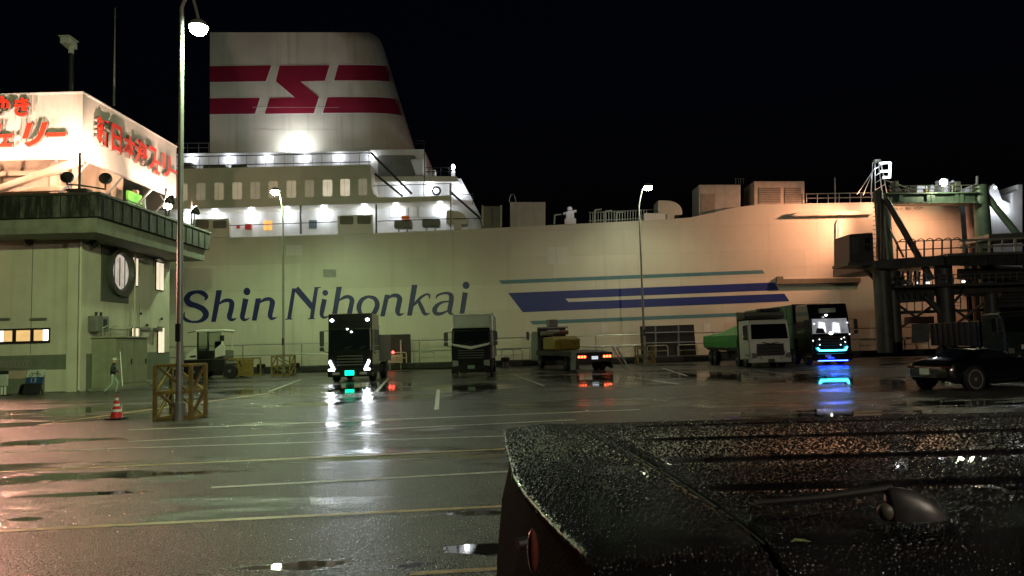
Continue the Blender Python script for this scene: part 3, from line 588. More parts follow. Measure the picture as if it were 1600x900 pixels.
# gantry beam with flanges
gb = ppr([(1384,302),(1524,300),(1524,315.5),(1384,317.5)], LY+2.6, 0.5, 'gantry_beam', gsteel, link)
for y0, y1 in ((300.5,302.5),(315,317.5)): ppr([(1380,y0+1),(1530,y0-1),(1530,y1-1),(1380,y1+1)], LY+2.2, 1.3, 'flange', gsteel, gb)
for x in (1407, 1450, 1457, 1494, 1502): MB().bar(P(x,303,LY+2.5), P(x,315,LY+2.5), .25, .3).build('stiffener', gsteel, gb)
for x in range(1390, 1530, 14): MB().tube([P(x,290,LY+2.4), P(x,301,LY+2.4)], .04, 6).build('stanchion', linksteel, link)
for y in (290, 295.5): MB().tube([P(1388,y+.5,LY+2.4), P(1530,y-1,LY+2.4)], .04, 6).build('handrail', linksteel, link)
for x0, x1, y0 in ((1398,1405,282),(1492,1502,283),(1411,1417,294)): ppr(rect(x0,x1,y0,302), LY+3.0, .8, 'winch_housing', linksteel, link, .08)
ppr(rect(1446,1452,294,302), LY+2.9, .4, 'lamp_box', yellowm, link, .04)
MB().tube([P(1527,275,LY+3), P(1526,300,LY+3)], .1, 8).build('mast_stub', railm, link)
# floodlights on the gantry; the sodium one washes the ferry side
def gflood(px, py, Y, r, m, name='gantry_floodlight'):
    c = P(px, py, Y); q = MB(); q.lathe([(0.05, 0.5), (r*0.6, .35), (r, 0.0), (r*.9, -.04)], c, 'Y', 14); o = q.build(name, linksteel, link, smooth=True)
    MB().lathe([(0.02, -.10), (r*.6, -.08), (r*.88, -.03)], c, 'Y', 14).build('lens', m, o, smooth=True)
    MB().tube([c+Vector((0, .2, 0)), c+Vector((0, .2, -.9))], .05, 6).build('bracket', linksteel, o)
    return c
c = gflood(1474, 285, LY+2.2, 0.36, lampglow); light('POINT', c+Vector((0, -1.6, -.2)), 500, PALE, link)
SODC = P(1427, 296, 61.7)
MB().lathe([(0.05, -.35), (.25, -.2), (.34, 0.0), (.30, .05)], SODC, 'Y', 14).build('sodium_floodlight', linksteel, link, smooth=True)
MB().lathe([(0.02, .14), (.2, .10), (.29, .05)], SODC, 'Y', 14).build('lens', em('sodium_lens', (1.0, 0.62, 0.35), 30), link, smooth=True)
MB().bar(SODC+Vector((0, -.2, -.1)), (P(1384,302,LY+3).x, LY+3.0, 14.6), .09).build('bracket', linksteel, link)
light('SPOT', SODC+Vector((0, .3, 0)), 1500, SODIUM, link, target=(SODC.x-2.5, YS, 8.0), size=.3, angle=165, blend=0.8)
light('SPOT', SODC+Vector((-.3, .3, 0)), 13500, SODIUM, link, target=(SODC.x-13.0, YS, 9.0), size=.3, angle=75, blend=1.0)
light('SPOT', SODC+Vector((.3, .3, 0)), 3000, SODIUM, link, target=(SODC.x+4.0, YS, 8.5), size=.3, angle=80, blend=1.0)
# diagonal braces
MB().tube([P(1383,310,LY-.3), P(1456,437,LY-.9)], .24, 10).build('brace', linksteel, link, smooth=True)
MB().tube([P(1444,462,LY-.9), P(1480,498,LY-1.0)], .24, 10).build('brace', linksteel, link, smooth=True)
MB().tube([P(1539,303,LY+3), P(1594,372,LY+2)], .27, 10).build('brace', gsteel, link, smooth=True)
MB().bar(P(1390,358,LY+1), P(1412,402,LY), .12).build('brace', linksteel, link)
MB().bar(P(1340,409,LY-.5), P(1368,438,LY-.5), .22).build('cabin_strut', linksteel, link)
MB().bar(P(1403,470,LY), P(1395,520,LY), .3).build('brace', linksteel, link)
# control cabin
cb = ppr([(1327,411),(1327,366),(1364,363),(1366,409)], LY-1.6, 2.6, 'control_cabin', mk('cabin_steel', (0.045,0.048,0.045), 0.45, var=.3, streak=.3), link, .05)
ppr(rect(1331,1341,371,398), LY-1.62, .018, 'cabin_panel', linksteel, cb)
# approach deck: girders, slab and railings
deckm = mk('deck_girder', (0.06,0.062,0.06), 0.5, .2, var=.3, streak=.4)
ppr([(1368,407),(1400,404),(1500,397),(1500,412),(1400,420),(1368,419)], LY-2.2, 7.5, 'deck_slab', linksteel, link)
ppr([(1325,410.5),(1369,408),(1369,414),(1325,415)], LY-1.7, 2.8, 'cabin_floor', linksteel, link)
g2 = ppr([(1480,398),(1700,392),(1700,413),(1480,415)], LY-2.6, 0.35, 'deck_girder', deckm, link)
ppr([(1480,396),(1700,390),(1700,394),(1480,400)], LY-2.9, 8.0, 'deck_edge', greysteel, link)
for x in (1500, 1545, 1590): MB().bar(P(x,398,LY-2.65), P(x,414,LY-2.65), .25, .2).build('stiffener', deckm, g2)
for x in range(1402, 1500, 14): MB().tube([P(x,378-(x-1400)*.03,LY-2.1), P(x,406-(x-1400)*.07,LY-2.1)], .06, 6).build('stanchion', linksteel, link)
for y in (378, 391): MB().tube([P(1400,y,LY-2.1), P(1502,y-4,LY-2.1)], .045, 6).build('handrail', linksteel, link)
for k in range(7):
    x = 1404+k*14; q = MB(); q.tube([P(x+14*i/8, 378-(x-1400)*.03-4*math.sin(math.pi*i/8), LY-2.0) for i in range(9)], .035, 5); q.build('hose_loop', blackm, link)
wr = mk('white_bridge_rail', (0.42,0.44,0.38), .45, var=.2)
for x in range(1506, 1660, 20): MB().tube([P(x,377-(x-1500)*.05,LY-2.7), P(x,400-(x-1500)*.03,LY-2.7)], .10 if (x//20) % 2 else .06, 6).build('bridge_rail_post', wr, link)
for y in (376, 387): MB().tube([P(1500,y,LY-2.7), P(1660,y-7,LY-2.7)], .085, 6).build('bridge_rail', wr, link)
ppr([(1545,366),(1700,357),(1700,366),(1545,374)], LY+.5, 4, 'ramp_parapet', greysteel, link)
# under-deck steelwork: cross girders, hydraulic cylinders, pipework
ppr([(1385,452),(1540,445),(1700,441),(1700,452),(1540,458),(1385,466)], LY-.6, .5, 'cross_girder', linksteel, link)
ppr([(1395,462),(1460,459),(1460,470),(1395,474)], LY-.8, .5, 'cross_girder', linksteel, link)
for x in (1408, 1421, 1433, 1446): MB().tube([P(x,424,LY-.8), P(x,452,LY-.8)], .2, 8).build('hydraulic_cylinder', mk('cylinder_grey', (.09,.09,.09), .35, .5), link, smooth=True)
for x, y in ((1396,441),(1409,441),(1417,441)):
    MB().ell(P(x,y,LY-1.2), .2, .2, .2, 8, 6).build('fender_drum', greysteel, link, smooth=True)
for x, y, w_ in ((1433,442,2),(1446,442,6),(1481,440,4),(1503,440,5)):
    a = P(x,y,LY-1.3); MB().box(a.x, a.x+w_*.05, a.y-.03, a.y+.03, a.z-.07, a.z+.07).build('bulkhead_lamp', em('small_lamp', (.9,.95,1), 2.0), link)
for x0, x1, y0, y1 in ((1500,1600,420,436),(1510,1540,455,463),(1565,1600,452,464)): ppr(rect(x0,x1,y0,y1), LY-.2, .4, 'cross_girder', deckm, link)
ppr([(1400,486),(1545,482),(1545,486),(1400,491)], LY+1.5, .4, 'pipe_rack', linksteel, link)
for x in range(1405, 1545, 12): MB().tube([P(x,464,LY+1.6), P(x,486,LY+1.6)], .04, 5).build('fence_picket', linksteel, link)
ppr([(1423,495),(1460,494),(1460,505),(1423,505)], LY, 1.0, 'machine_box', mk('rust_box', (.06,.03,.02), .6), link, .05)
ppr([(1425,506),(1452,505),(1452,535),(1425,536)], LY+.2, .06, 'mesh_gate', greysteel, link)
# lower walkway, cross bracing, cables and stair under the deck
for y in (428, 434): MB().tube([P(1400,y+4,LY-1.9), P(1700,y-6,LY-1.9)], .04, 6).build('walkway_rail', greysteel, link)
for x in range(1402, 1600, 11): MB().tube([P(x,431-(x-1400)*.03,LY-1.9), P(x,445-(x-1400)*.03,LY-1.9)], .035, 5).build('walkway_post', greysteel, link)
ppr([(1398,446),(1700,437),(1700,441),(1398,450)], LY-2.0, 1.2, 'walkway_plank', linksteel, link)
for x0, x1 in ((1396,1468),(1476,1542)):
    MB().bar(P(x0,472,LY+.3), P(x1,520,LY+.3), .16).build('cross_brace', linksteel, link); MB().bar(P(x1,470,LY+.5), P(x0,520,LY+.5), .16).build('cross_brace', linksteel, link)
for k in range(6): MB().tube([P(1402+k*9,424,LY-1.0), P(1399+k*9,446,LY-1.3), P(1404+k*9,468,LY-1.0)], .04, 5).build('hanging_cable', blackm, link)
for k in range(10): MB().box(*(lambda p: (p.x, p.x+.7, p.y, p.y+.25, p.z, p.z+.04))(P(1486+k*4.2, 478-k*5.2, LY-1.2+k*.05))).build('stair_tread', greysteel, link)
MB().bar(P(1484,480,LY-1.25), P(1530,426,LY-.8), .08, .2).build('stair_stringer', linksteel, link)
for x, y in ((1352,372),(1356,372),(1352,384),(1356,384)): a = P(x, y, LY-1.64); MB().box(a.x, a.x+.14, a.y, a.y+.02, a.z-.4, a.z).build('cabin_window', glassd, cb)
for x in (1370, 1376, 1381): MB().tube([P(x,318,LY-.5), P(x,405,LY-.5)], .05, 6).build('conduit', greysteel, link)
for x in range(1395, 1525, 9): a = P(x, 316.5, LY+2.15); MB().ell(a, .05, .04, .05, 6, 5).build('bolt_head', greysteel, gb)
# lattice light mast on the tower top, with bright white frame
mast = thing('light_mast', 'slim lattice mast with glowing white rectangular frame above the ferry stern', 'light mast', P(1373, 304, 64))
a = P(1373, 303, 64)
for dx, dy in ((-.5,-.4),(.5,-.4),(.5,.4),(-.5,.4)): MB().tube([a+Vector((dx,dy,0)), a+Vector((dx*.5,dy*.5,2.9))], .05, 6).build('mast_leg', railm, mast)
MB().tube([a+Vector((-1.9,0,0)), a+Vector((-.2,0,2.3))], .04, 6).build('mast_stay', railm, mast)
MB().tube([a+Vector((-1.2,.4,0)), a+Vector((-.2,.2,2.2))], .04, 6).build('mast_stay', railm, mast)
for k in range(4):
    z = .6*k+.3; MB().bar(a+Vector((-.45,-.38,z)), a+Vector((.4,-.38,z+.45)), .05).build('lattice_bar', railm, mast)
q = MB()
for p, r in (((1375,255),(1391,254)),((1391,254),(1390,277)),((1376,268),(1391,267)),((1380,277),(1391,277))): q.bar(P(*p, 63.5), P(*r, 63.5), .16)
fr = q.build('glowing_frame', em('mast_frame_glow', (.95,.97,1), 3.0), mast)
q = MB(); q.box(a.x-.3, a.x+.25, a.y-.3, a.y+.3, a.z+2.85, a.z+3.0); q.build('mast_top', railm, mast)
light('POINT', P(1378, 262, 63), 120, WHITE, mast)

# ================================================================== TERMINAL
WX, WY, WE = -22.5, 38.5, 48.6
plaster = mk('cream_plaster', (0.60, 0.575, 0.49), 0.65, var=0.12, scale=0.8, streak=0.25, bump=0.1)
plinthm = mk('grey_green_plinth', (0.16, 0.18, 0.14), 0.6, var=0.15, streak=0.3)
darkpanel = mk('dark_wall_panel', (0.10, 0.11, 0.10), 0.6, var=0.15)
tb = thing('terminal_building', 'cream ferry terminal building with stained flat eaves, round window and lit slit windows', 'building', (WX, WY, 0))
wall = MB().box(-60, WX, WY, WE, 0, 8.5).build('wall', plaster, tb)
MB().box(-60, WX+0.03, WY-0.03, WE+.03, 0, 1.95).build('plinth', plinthm, tb)
MB().box(WX-.62, WX+.06, WY-.06, WY+.6, 0, 8.4).build('corner_pilaster', plaster, tb, bevel=.02)
for x in range(-40, -23, 3): MB().box(x, x+.03, WY-.012, WY, 2.0, 8.3).build('wall_joint', plinthm, tb)
# eaves
con = mk('eave_concrete', (0.22, 0.225, 0.19), 0.7, var=0.25, streak=0.35)
def fascia_mat():
    m = bpy.data.materials.new('stained_fascia'); m.use_nodes = True; N = m.node_tree.nodes; L = m.node_tree.links; b = N['Principled BSDF']
    g = N.new('ShaderNodeNewGeometry'); mp = N.new('ShaderNodeMapping'); mp.inputs['Scale'].default_value = (1.0, 1.0, 0.22); L.new(g.outputs['Position'], mp.inputs[0])
    n = N.new('ShaderNodeTexNoise'); n.inputs['Scale'].default_value = 2.6; n.inputs['Detail'].default_value = 8; n.inputs['Roughness'].default_value = .7; L.new(mp.outputs[0], n.inputs['Vector'])
    cr = N.new('ShaderNodeValToRGB'); e = cr.color_ramp.elements; e[0].position = .47; e[0].color = (.012,.012,.011,1); e[1].position = .72; e[1].color = (.14,.145,.13,1)
    L.new(n.outputs[0], cr.inputs[0]); L.new(cr.outputs[0], b.inputs['Base Color']); b.inputs['Roughness'].default_value = .7; return m
EX, EY, EE = -20.15, 36.0, 49.3
eave = MB().box(-62, EX-.25, EY+.25, EE-.2, 7.9, 8.66).build('eave_slab', con, tb, bevel=.02)
MB().box(-62, EX, EY, EE, 8.66, 9.72).build('fascia', fascia_mat(), eave)
MB().box(-62, EX+.08, EY-.08, EE+.08, 9.72, 9.86).build('coping', mk('coping_metal', (.05,.045,.04), .5, var=.3), eave, bevel=.02)
for i in range(14):
    y = EY+.4+i*.93; MB().box(EX-.003, EX+.035, y, y+.025, 8.68, 9.70).build('fascia_rib', darksteel, eave)
for i in range(9):
    x = EX-.9-i*1.0; MB().box(x, x+.025, EY-.035, EY+.003, 8.68, 9.70).build('fascia_rib', darksteel, eave)
# front strip window
winw = em('warm_room_glow', (1.0, .62, .25), .75, .3); winb = em('white_room_glow', (1.0, .96, .85), 2.2)
p0, p1 = P(-60, 533, WY), P(79, 512, WY)
sw = MB().box(p0.x, p1.x, WY-.07, WY-.003, p1.z-.78, p1.z).build('strip_window', darksteel, tb)
for x0, x1, m in ((-40,-3,winw),(0,7,winb),(8,20.5,winw),(27,48.5,winw),(54.5,68,winw),(68.7,77,winb)):
    a, b = P(x0, 522, WY), P(x1, 522, WY); MB().box(a.x, b.x, WY-.085, WY-.072, p1.z-.66, p1.z-.10).build('pane', m, sw)
for x0, x1 in ((-2,17),(48,74)): a, b = P(x0,497,WY), P(x1,497,WY); MB().box(a.x, b.x, WY-.12, WY-.003, a.z-.12, a.z).build('vent_hood', greysteel, tb, bevel=.02)
for x0, x1, y0, y1, m in ((14,44,579,592,mk('pink_panel',(.42,.33,.28),.6)),(71,107,577,612,plaster),(0,46,563,576,mk('notice_rail',(.22,.20,.18),.6))):
    a, b = P(x0,y1,WY), P(x1,y0,WY); MB().box(a.x, b.x, WY-.07, WY-.033, max(.05, a.z), b.z).build('wall_panel', m, tb)
for k in range(6): a = P(15+k*6, 569, WY); MB().box(a.x, a.x+.1, WY-.085, WY-.072, a.z-.12, a.z+.12).build('panel_slot', plinthm, tb)
# round window with deep hood
cen = PX(184, 425, WX); 
MB().box(WX+.003, WX+.05, cen.y-1.75, cen.y+1.15, cen.z-1.75, cen.z+1.75).build('window_surround', darkpanel, tb)
rw = MB(); rw.lathe([(1.38, .05), (1.40, .34), (1.10, .34), (1.0, .12), (1.0, .06)], (WX, cen.y, cen.z), 'X', 28); rw = rw.build('round_window', mk('hood_metal', (.09,.095,.085), .45, .3), tb, smooth=True)
MB().lathe([(.001, .10), (1.0, .10)], (WX, cen.y, cen.z), 'X', 28).build('pane', em('hall_glow', (1.0,.93,.82), .22, .5), rw)
for k in (-1, 0, 1): MB().box(WX+.105, WX+.13, cen.y+k*.55-.03, cen.y+k*.55+.03, cen.z-.82, cen.z+.82).build('glazing_bar', darksteel, rw)
# slit windows on the side wall
slit = em('slit_glow', (1.0, .84, .62), .9, .3)
for (x0, x1, y0, y1) in ((203,214,403,446),(243,254,411,453),(205,216,513,556),(246,255,512,551)):
    a, b = PX(x0, (y0+y1)/2, WX), PX(x1, (y0+y1)/2, WX); zt, zb = PX((x0+x1)/2, y0, WX).z, PX((x0+x1)/2, y1, WX).z
    f = MB().box(WX+.003, WX+.06, a.y-.06, b.y+.06, zb-.06, zt+.06).build('window', darksteel, tb)
    MB().box(WX+.06, WX+.075, a.y, a.y+(b.y-a.y)*.42, zb, zt).build('pane', slit, f); MB().box(WX+.06, WX+.075, a.y+(b.y-a.y)*.5, b.y, zb, zt).build('pane', slit, f)
# pipes, hooded lamps, speakers, control box
for px, r in ((121, .07), (207, .06)):
    a = PX(px, 500, WX); MB().tube([(WX+.12, a.y, .1), (WX+.12, a.y, 7.9)], r, 8).build('downpipe', plaster, tb, smooth=True)
for px, py in ((222,516),(241,516),(219,408),(242,406)):
    a = PX(px, py, WX); q = MB(); q.yz([(a.y-.28, a.z+.15), (a.y+.28, a.z+.15), (a.y+.28, a.z-.1), (a.y-.28, a.z+.02)], WX+.04, WX+.4); q.tube([(WX+.03, a.y-.2, a.z-.9), (WX+.03, a.y-.2, a.z)], .03, 6); q.build('hooded_lamp', greysteel, tb)
for px, py in ((56,377),(133,380)):
    a = P(px, py, WY) if px < 100 else PX(px, py, WX); n = Vector((0,-1,0)) if px < 100 else Vector((1,0,0))
    q = MB(); q.tube([a, a+n*.35], .04, 6); q.tube([a+n*.3+Vector((0,0,.1)), a+n*.55-Vector((0,0,.1))], .10, 10, r1=.22); q.build('loudspeaker', darksteel, tb)
a, b = PX(137, 506, WX), PX(156, 506, WX); cbx = MB().box(WX+.003, WX+.5, a.y, b.y, a.z-.42, a.z+.42).build('control_box', greysteel, tb, bevel=.02)
MB().box(WX+.503, WX+.52, b.y-.55, b.y-.25, a.z-.25, a.z+.25).build('meter_window', darksteel, cbx)
for k in (.3, .7): MB().tube([(WX+.25, a.y+(b.y-a.y)*k, a.z+.42), (WX+.25, a.y+(b.y-a.y)*k, a.z+.65)], .07, 8).build('beacon', darksteel, cbx)
for px, py in ((228,508),(251,498),(218,490)): a = PX(px, py, WX); MB().ell((WX+.08, a.y, a.z), .07, .1, .1, 8, 6).build('wall_fitting', darksteel, tb)
# sodium yard floodlight under the front eave, aimed over the asphalt
c = Vector((-29.5, 37.6, 7.4)); MB().tube([c+Vector((0,.5,0)), c, c+Vector((.12,-.3,-.15))], .1, 12, r1=.3).build('yard_floodlight', darksteel, tb, smooth=True)
MB().ell(c+Vector((.13,-.32,-.16)), .26, .10, .22, 12, 7).build('floodlight_lens', em('yard_sodium', (1.0,.55,.3), 60), tb, smooth=True)
light('SPOT', c+Vector((.2,-.55,-.25)), 15000, (1.0, .43, .31), tb, target=(-15, 14, 0), size=.3, angle=85, blend=1.0)
# upper storey set back behind the sign
ustor = mk('warm_cladding', (0.46, 0.34, 0.24), .55, var=.12, streak=.15)
MB().box(-60, WX-2.6, WY+3.0, WE-1, 9.72, 15.0).build('upper_wall', ustor, tb)
for x in (-25.6, -29, -33, -37): MB().box(x, x+.35, WY+2.3, WY+2.7, 9.86, 12.6).build('upper_column', ustor, tb)
for y in (41, 44.5, 47.6): MB().box(WX-2.0, WX-1.7, y, y+.3, 9.86, 12.5).build('upper_column', ustor, tb)
for z in (11.0, 11.9): MB().box(-60, WX-2.0, WY+2.0, WY+2.2, z, z+.25).build('upper_rail', ustor, tb)
MB().box(WX-2.2, WX-2.0, WY+3, WE-1, 11.2, 11.45).build('upper_rail', ustor, tb)
MB().bar((WX-6, WY+1.0, 10.6), (WX-.2, WY+.3, 12.2), .32).build('diagonal_strut', ustor, tb)
gp = [PX(201,280,WX-1.6), PX(222,315,WX-1.6)]
MB().box(WX-1.75, WX-1.6, gp[0].y, gp[1].y, 9.86, 12.2).build('green_screen', mk('green_panel', (.14,.50,.06), .5), tb)
for z in (10.6, 11.5): MB().box(WX-1.58, WX-1.5, gp[0].y-.5, WE, z, z+.06).build('stair_rail', darksteel, tb)
MB().bar((WX-1.5, gp[1].y+.2, 9.9), (WX-1.5, WE-.5, 12.0), .2).build('stair_stringer', railm, tb)
for a in ((1.0, 1.6, .9),(2.0, 2.8, .6)): MB().box(WX-4, WX-2.8, WY+a[0]*2, WY+a[1]*2.4, 15.0, 15.0+a[2]).build('roof_unit', greysteel, tb, bevel=.05)
# white bulb lamp at the far eave end
c = P(262, 322, 47.8); MB().ell(c, .26, .26, .26, 12, 9).build('globe_lamp', em('globe_glow', (1,.93,.8), 25), tb, smooth=True); light('POINT', c-Vector((0,.45,0)), 120, (1,.9,.75), tb)
MB().tube([c, c+Vector((-.6,.2,.8))], .04, 6).build('lamp_arm', railm, tb)
# rooftop sign wrapped round the corner
signm = mk('white_sign_panel', (0.66, 0.62, 0.58), .45, var=.05, bump=.02)
sg = thing('rooftop_sign', 'floodlit white wraparound rooftop sign with thick red Japanese lettering on the terminal', 'sign', (WX, WY, 12.1))
zt, zb = 15.75, 12.27
MB().box(-45, WX, WY, WY+.25, zb, zt).build('front_panel', signm, sg)
MB().box(WX-.25, WX+.003, WY+.003, 49.45, zb-.003, zt+.003).build('side_panel', signm, sg)
for i in range(75):
    x = -45+i*.3; MB().box(x, x+.05, WY-.025, WY+.003, zb+.02, zt-.02).build('panel_rib', signm, sg)
MB().box(-45, WX+.05, WY-.06, WY+.3, zt, zt+.08).build('top_trim', whitep, sg); MB().box(WX-.3, WX+.06, WY+.31, 49.5, zt+.004, zt+.084).build('top_trim', whitep, sg)
redf = mk('red_sign_face', (0.72, 0.045, 0.02), .45, var=.08); greys = mk('letter_side_grey', (0.16, 0.15, 0.14), .5)
def c45(x, y): return (120+x/4.5, 150+y/4.5)
for ch, x0, x1, y0, y1, sh in (('新',108,203,140,360,0),('日',215,290,195,405,0),('本',300,387,268,445,0),('海',385,472,300,495,0),('フ',480,537,350,528,0),('ェ',520,562,452,556,0),('リ',578,636,405,578,0),('ー',636,682,500,560,0)):
    xm, ym = (x0+x1)/2, (y0+y1)/2
    slope = (x1-x0)/2*(0.42)
    a = PX(*c45(x0, y1-slope*.0), WX); b = PX(*c45(x1, ym), WX); zlo = PX(*c45(xm, y1-slope*.5), WX).z; zhi = PX(*c45(xm, y0+slope*.5), WX).z
    letter(ch, 'sign_letter', (WX+.06, a.y, zlo), (0,1,0), (0,0,1), b.y-a.y, zhi-zlo, (1,0,0), [redf, greys], sg, depth=.17, offset=.032)
def c69(x, y): return (x/6.92, 130+y/6.92)
for ch, x0, x1, y0, y1, sh in (('ゆ',-55,140,150,365,0),('き',178,345,165,370,0),('フ',-150,45,440,700,0),('ェ',-10,165,560,702,.12),('リ',262,545,435,700,.25),('ー',520,745,535,600,.3)):
    a = P(*c69(x0, y1), WY); b = P(*c69(x1, y0), WY)
    letter(ch, 'sign_letter', (a.x, WY-.04, a.z), (1,0,0), (0,0,1), b.x-a.x, b.z-a.z, (0,-1,0), [redf, greys], sg, depth=.17, offset=.042, shear=sh)
# sign support frame
for y in (39.5, 43, 46.5, 49): MB().bar((WX-.2, y, zb), (WX-2.3, y, 10.0), .1).build('frame_strut', railm, sg)
for x in (-24, -28, -32): MB().bar((x, WY+.2, zb), (x, WY+2.4, 10.0), .1).build('frame_strut', railm, sg)
# floodlight stands on the eave
def flood_stand(name, label, base, heads):
    t = thing(name, label, 'floodlight', base, group='sign floodlights on the eaves')
    b = Vector(base); q = MB(); q.tube([b, b+Vector((0,0,2.0))], .06, 8); q.build('post', darksteel, t)
    MB().box(b.x-.5, b.x+.5, b.y-.3, b.y+.3, b.z, b.z+.12).build('base_plate', darksteel, t)
    hs = [Vector(h[0]) for h in heads]
    for h, tgt, pw in heads:
        h = Vector(h); d = (Vector(tgt)-h).normalized(); q = MB(); q.bar(b+Vector((0,0,.35)), Vector((h.x, h.y, b.z+.35)), .07); q.bar(Vector((h.x, h.y, b.z+.35)), h, .06); q.build('arm', darksteel, t)
        hd = MB().tube([h-d*.42, h-d*.2, h], .10, 14, r1=.32).build('lamp_head', darksteel, t, smooth=True)
        MB().tube([h+d*.01, h+d*.03], .30, 14).build('lens', em('flood_lens', (1,.82,.6), 20), hd)
        light('SPOT', h+d*.12, pw, WARM, t, target=tgt, size=.12, angle=95, blend=.6)
flood_stand('floodlight', 'pair of round black floodlights on a bar at the near eave corner', P(124,300,36.8),
    [(P(105,277,36.6), (-24.2, WY, 12.9), 3600), (PX(165,279,-20.9), (WX, 40.4, 12.7), 2700)])
c = PX(258, 318, -20.9)
flood_stand('floodlight', 'floodlight arm on the side eave under the middle of the red lettering', (-20.9, 44.6, 9.86), [((-20.7, 44.6, 11.2), (WX, 45.0, 12.9), 2300)])
flood_stand('floodlight', 'floodlight arm at the far end of the side eave beside the globe lamp', (-20.9, 48.2, 9.86), [((-20.7, 48.2, 11.2), (WX, 48.3, 12.9), 2300)])
flood_stand('floodlight', 'floodlight arm on the front eave at the left edge of the photo', (-28.5, 36.6, 9.86), [((-28.5, 36.4, 11.2), (-27.6, WY, 12.9), 3600)])
# camera post and whip antenna on the roof
t = thing('camera_post', 'dark roof post carrying a pale box camera above the sign', 'camera', P(110,143,41.5))
a = P(110,150,41.5); b = P(110,84,41.5); MB().tube([a, (a.x, b.y, b.z)], .13, 10).build('post', darksteel, t)
q = MB(); q.box(a.x-.10, a.x+.10, a.y-.1, a.y+.1, b.z, b.z+.45); q.build('neck', whitem, t)
q = MB(); q.yz([(a.y-.5, b.z+.45), (a.y+.3, b.z+.35), (a.y+.3, b.z+.72), (a.y-.5, b.z+.8)], a.x-.36, a.x+.18); q.build('camera_body', whitem, t, bevel=.03)
MB().box(a.x-.40, a.x+.24, a.y-.6, a.y+.36, b.z+.81, b.z+.85).build('sun_shield', whitem, t)
a, b = P(178,165,42.5), P(175,12,42.5); t = tag(MB().tube([a, (a.x, a.y, b.z)], .07, 6, r1=.02).build('whip_antenna', railm), 'thin tall whip antenna rising from the terminal roof', 'antenna')

# ================================================================== STREET LAMPS
polem = mk('lamp_pole_grey', (0.34, 0.36, 0.33), .4, .3, var=.2, streak=.2)
def street_lamp(label, base, hpole, head, power, r0=.115, spot=None, color=None, glow=None, cone=172, hs=1.0):
    t = thing('street_lamp', label, 'street lamp', base, group='street lamps on the ferry yard'); b = Vector(base); h = Vector(head)
    ov = Vector((h.x-b.x, h.y-b.y, 0))
    pts = [b+Vector((0,0,z)) for z in (0, 1.2, 3, 6, hpole*.8, hpole)]
    q = MB(); q.tube(pts, r0, 12, r1=r0*.55); q.build('pole', polem, t, smooth=True)
    MB().tube([b, b+Vector((0,0,.5))], r0*1.5, 12).build('pole_base', polem, t, smooth=True)
    MB().box(b.x-.06, b.x+.06, b.y-r0-.05, b.y-r0+.02, 2.2, 2.7).build('hatch', darksteel, t)
    top_ = b+Vector((0,0,hpole)); up = h+Vector((0,0,.3))
    arc = [top_.lerp(up, s)+Vector((0,0,.55*math.sin(math.pi*s))) for s in [i/10 for i in range(11)]]
    MB().tube(arc, r0*.5, 10, r1=r0*.35).build('arm', polem, t, smooth=True)
    q = MB(); q.ell((h.x, h.y, h.z+.06), .27*hs, .27*hs, .22*hs, 16, 7, 0.0, .98); hd = q.build('lamp_hood', polem, t, smooth=True)
    MB().ell((h.x, h.y, h.z), .245*hs, .245*hs, .19*hs, 16, 9, -1, .3).build('globe', glow or lampglow, hd, smooth=True)
    light('SPOT', (h.x, h.y, h.z-.3), power, color or GREEN, t, target=spot or (h.x, h.y, 0), size=.2, angle=cone, blend=1.0 if spot else .5)
    return t
street_lamp('nearest tall street lamp, rising out of the big yellow cage', (G(280,657).x, G(280,657).y, 0), 11.9, P(310,45,20.9), 8500, .108, spot=(-22.5, 43, 1.0), cone=115, color=(.78, 1.0, .42))
light('SPOT', P(310,45,20.9)-Vector((0,0,.3)), 3400, GREEN, bpy.data.objects['street_lamp'], size=.2, angle=165, blend=.6)
b2 = G(443,587); street_lamp('street lamp in front of the lettering, seen before the cabin windows', (b2.x, b2.y, 0), 12.2, P(430,300,b2.y), 3500, .11, color=GREEN, hs=1.3)
street_lamp('street lamp standing before the blue stripes of the ferry', (P(1008,566,58.5).x, 58.5, 0), 12.6, P(1013,293,58.3), 1100, .11, color=PALE, hs=1.3)
street_lamp('street lamp of the same row, behind the photographer', (17.5, -13, 0), 12.4, (16.6, -12, 12.2), 12500, .11, color=NEUTRAL, spot=(3, 48, 4))

def cage(label, base, w, h, bar=.10):
    t = thing('lamp_guard', label, 'barrier', base, group='yellow guards round lamp posts'); x, y, z = base
    for sx in (-1, 1):
        for sy in (-1, 1): MB().box(x+sx*w/2-bar/2, x+sx*w/2+bar/2, y+sy*w/2-bar/2, y+sy*w/2+bar/2, 0, h).build('post', yellowm, t, bevel=.01)
    for zz in (.05, h*.5, h-.02):
        for sy in (-1, 1): MB().bar((x-w/2+bar/2, y+sy*w/2, zz), (x+w/2-bar/2, y+sy*w/2, zz), bar*.75).build('rail', yellowm, t)
        for sx in (-1, 1): MB().bar((x+sx*w/2, y-w/2+bar/2, zz), (x+sx*w/2, y+w/2-bar/2, zz), bar*.75).build('rail', yellowm, t)
    for z0 in (h*.5, .05):
        for sy in (-1, 1): MB().bar((x-w/2+.1, y+sy*w/2-.003*sy, z0+h*.46), (x+w/2-.1, y+sy*w/2-.003*sy, z0+.03), bar*.7).build('diagonal', yellowm, t)
        for sx in (-1, 1): MB().bar((x+sx*w/2-.003*sx, y-w/2+.1, z0+.03), (x+sx*w/2-.003*sx, y+w/2-.1, z0+h*.46), bar*.7).build('diagonal', yellowm, t)
    return t
g0 = G(280,655); cage('big scuffed yellow steel cage around the nearest lamp pole', (g0.x, g0.y+.1, 0), 1.0, 1.55, .10)
cage('small yellow cage round the lamp pole beside the black headlit truck', (b2.x, b2.y, 0), 1.3, 1.45)
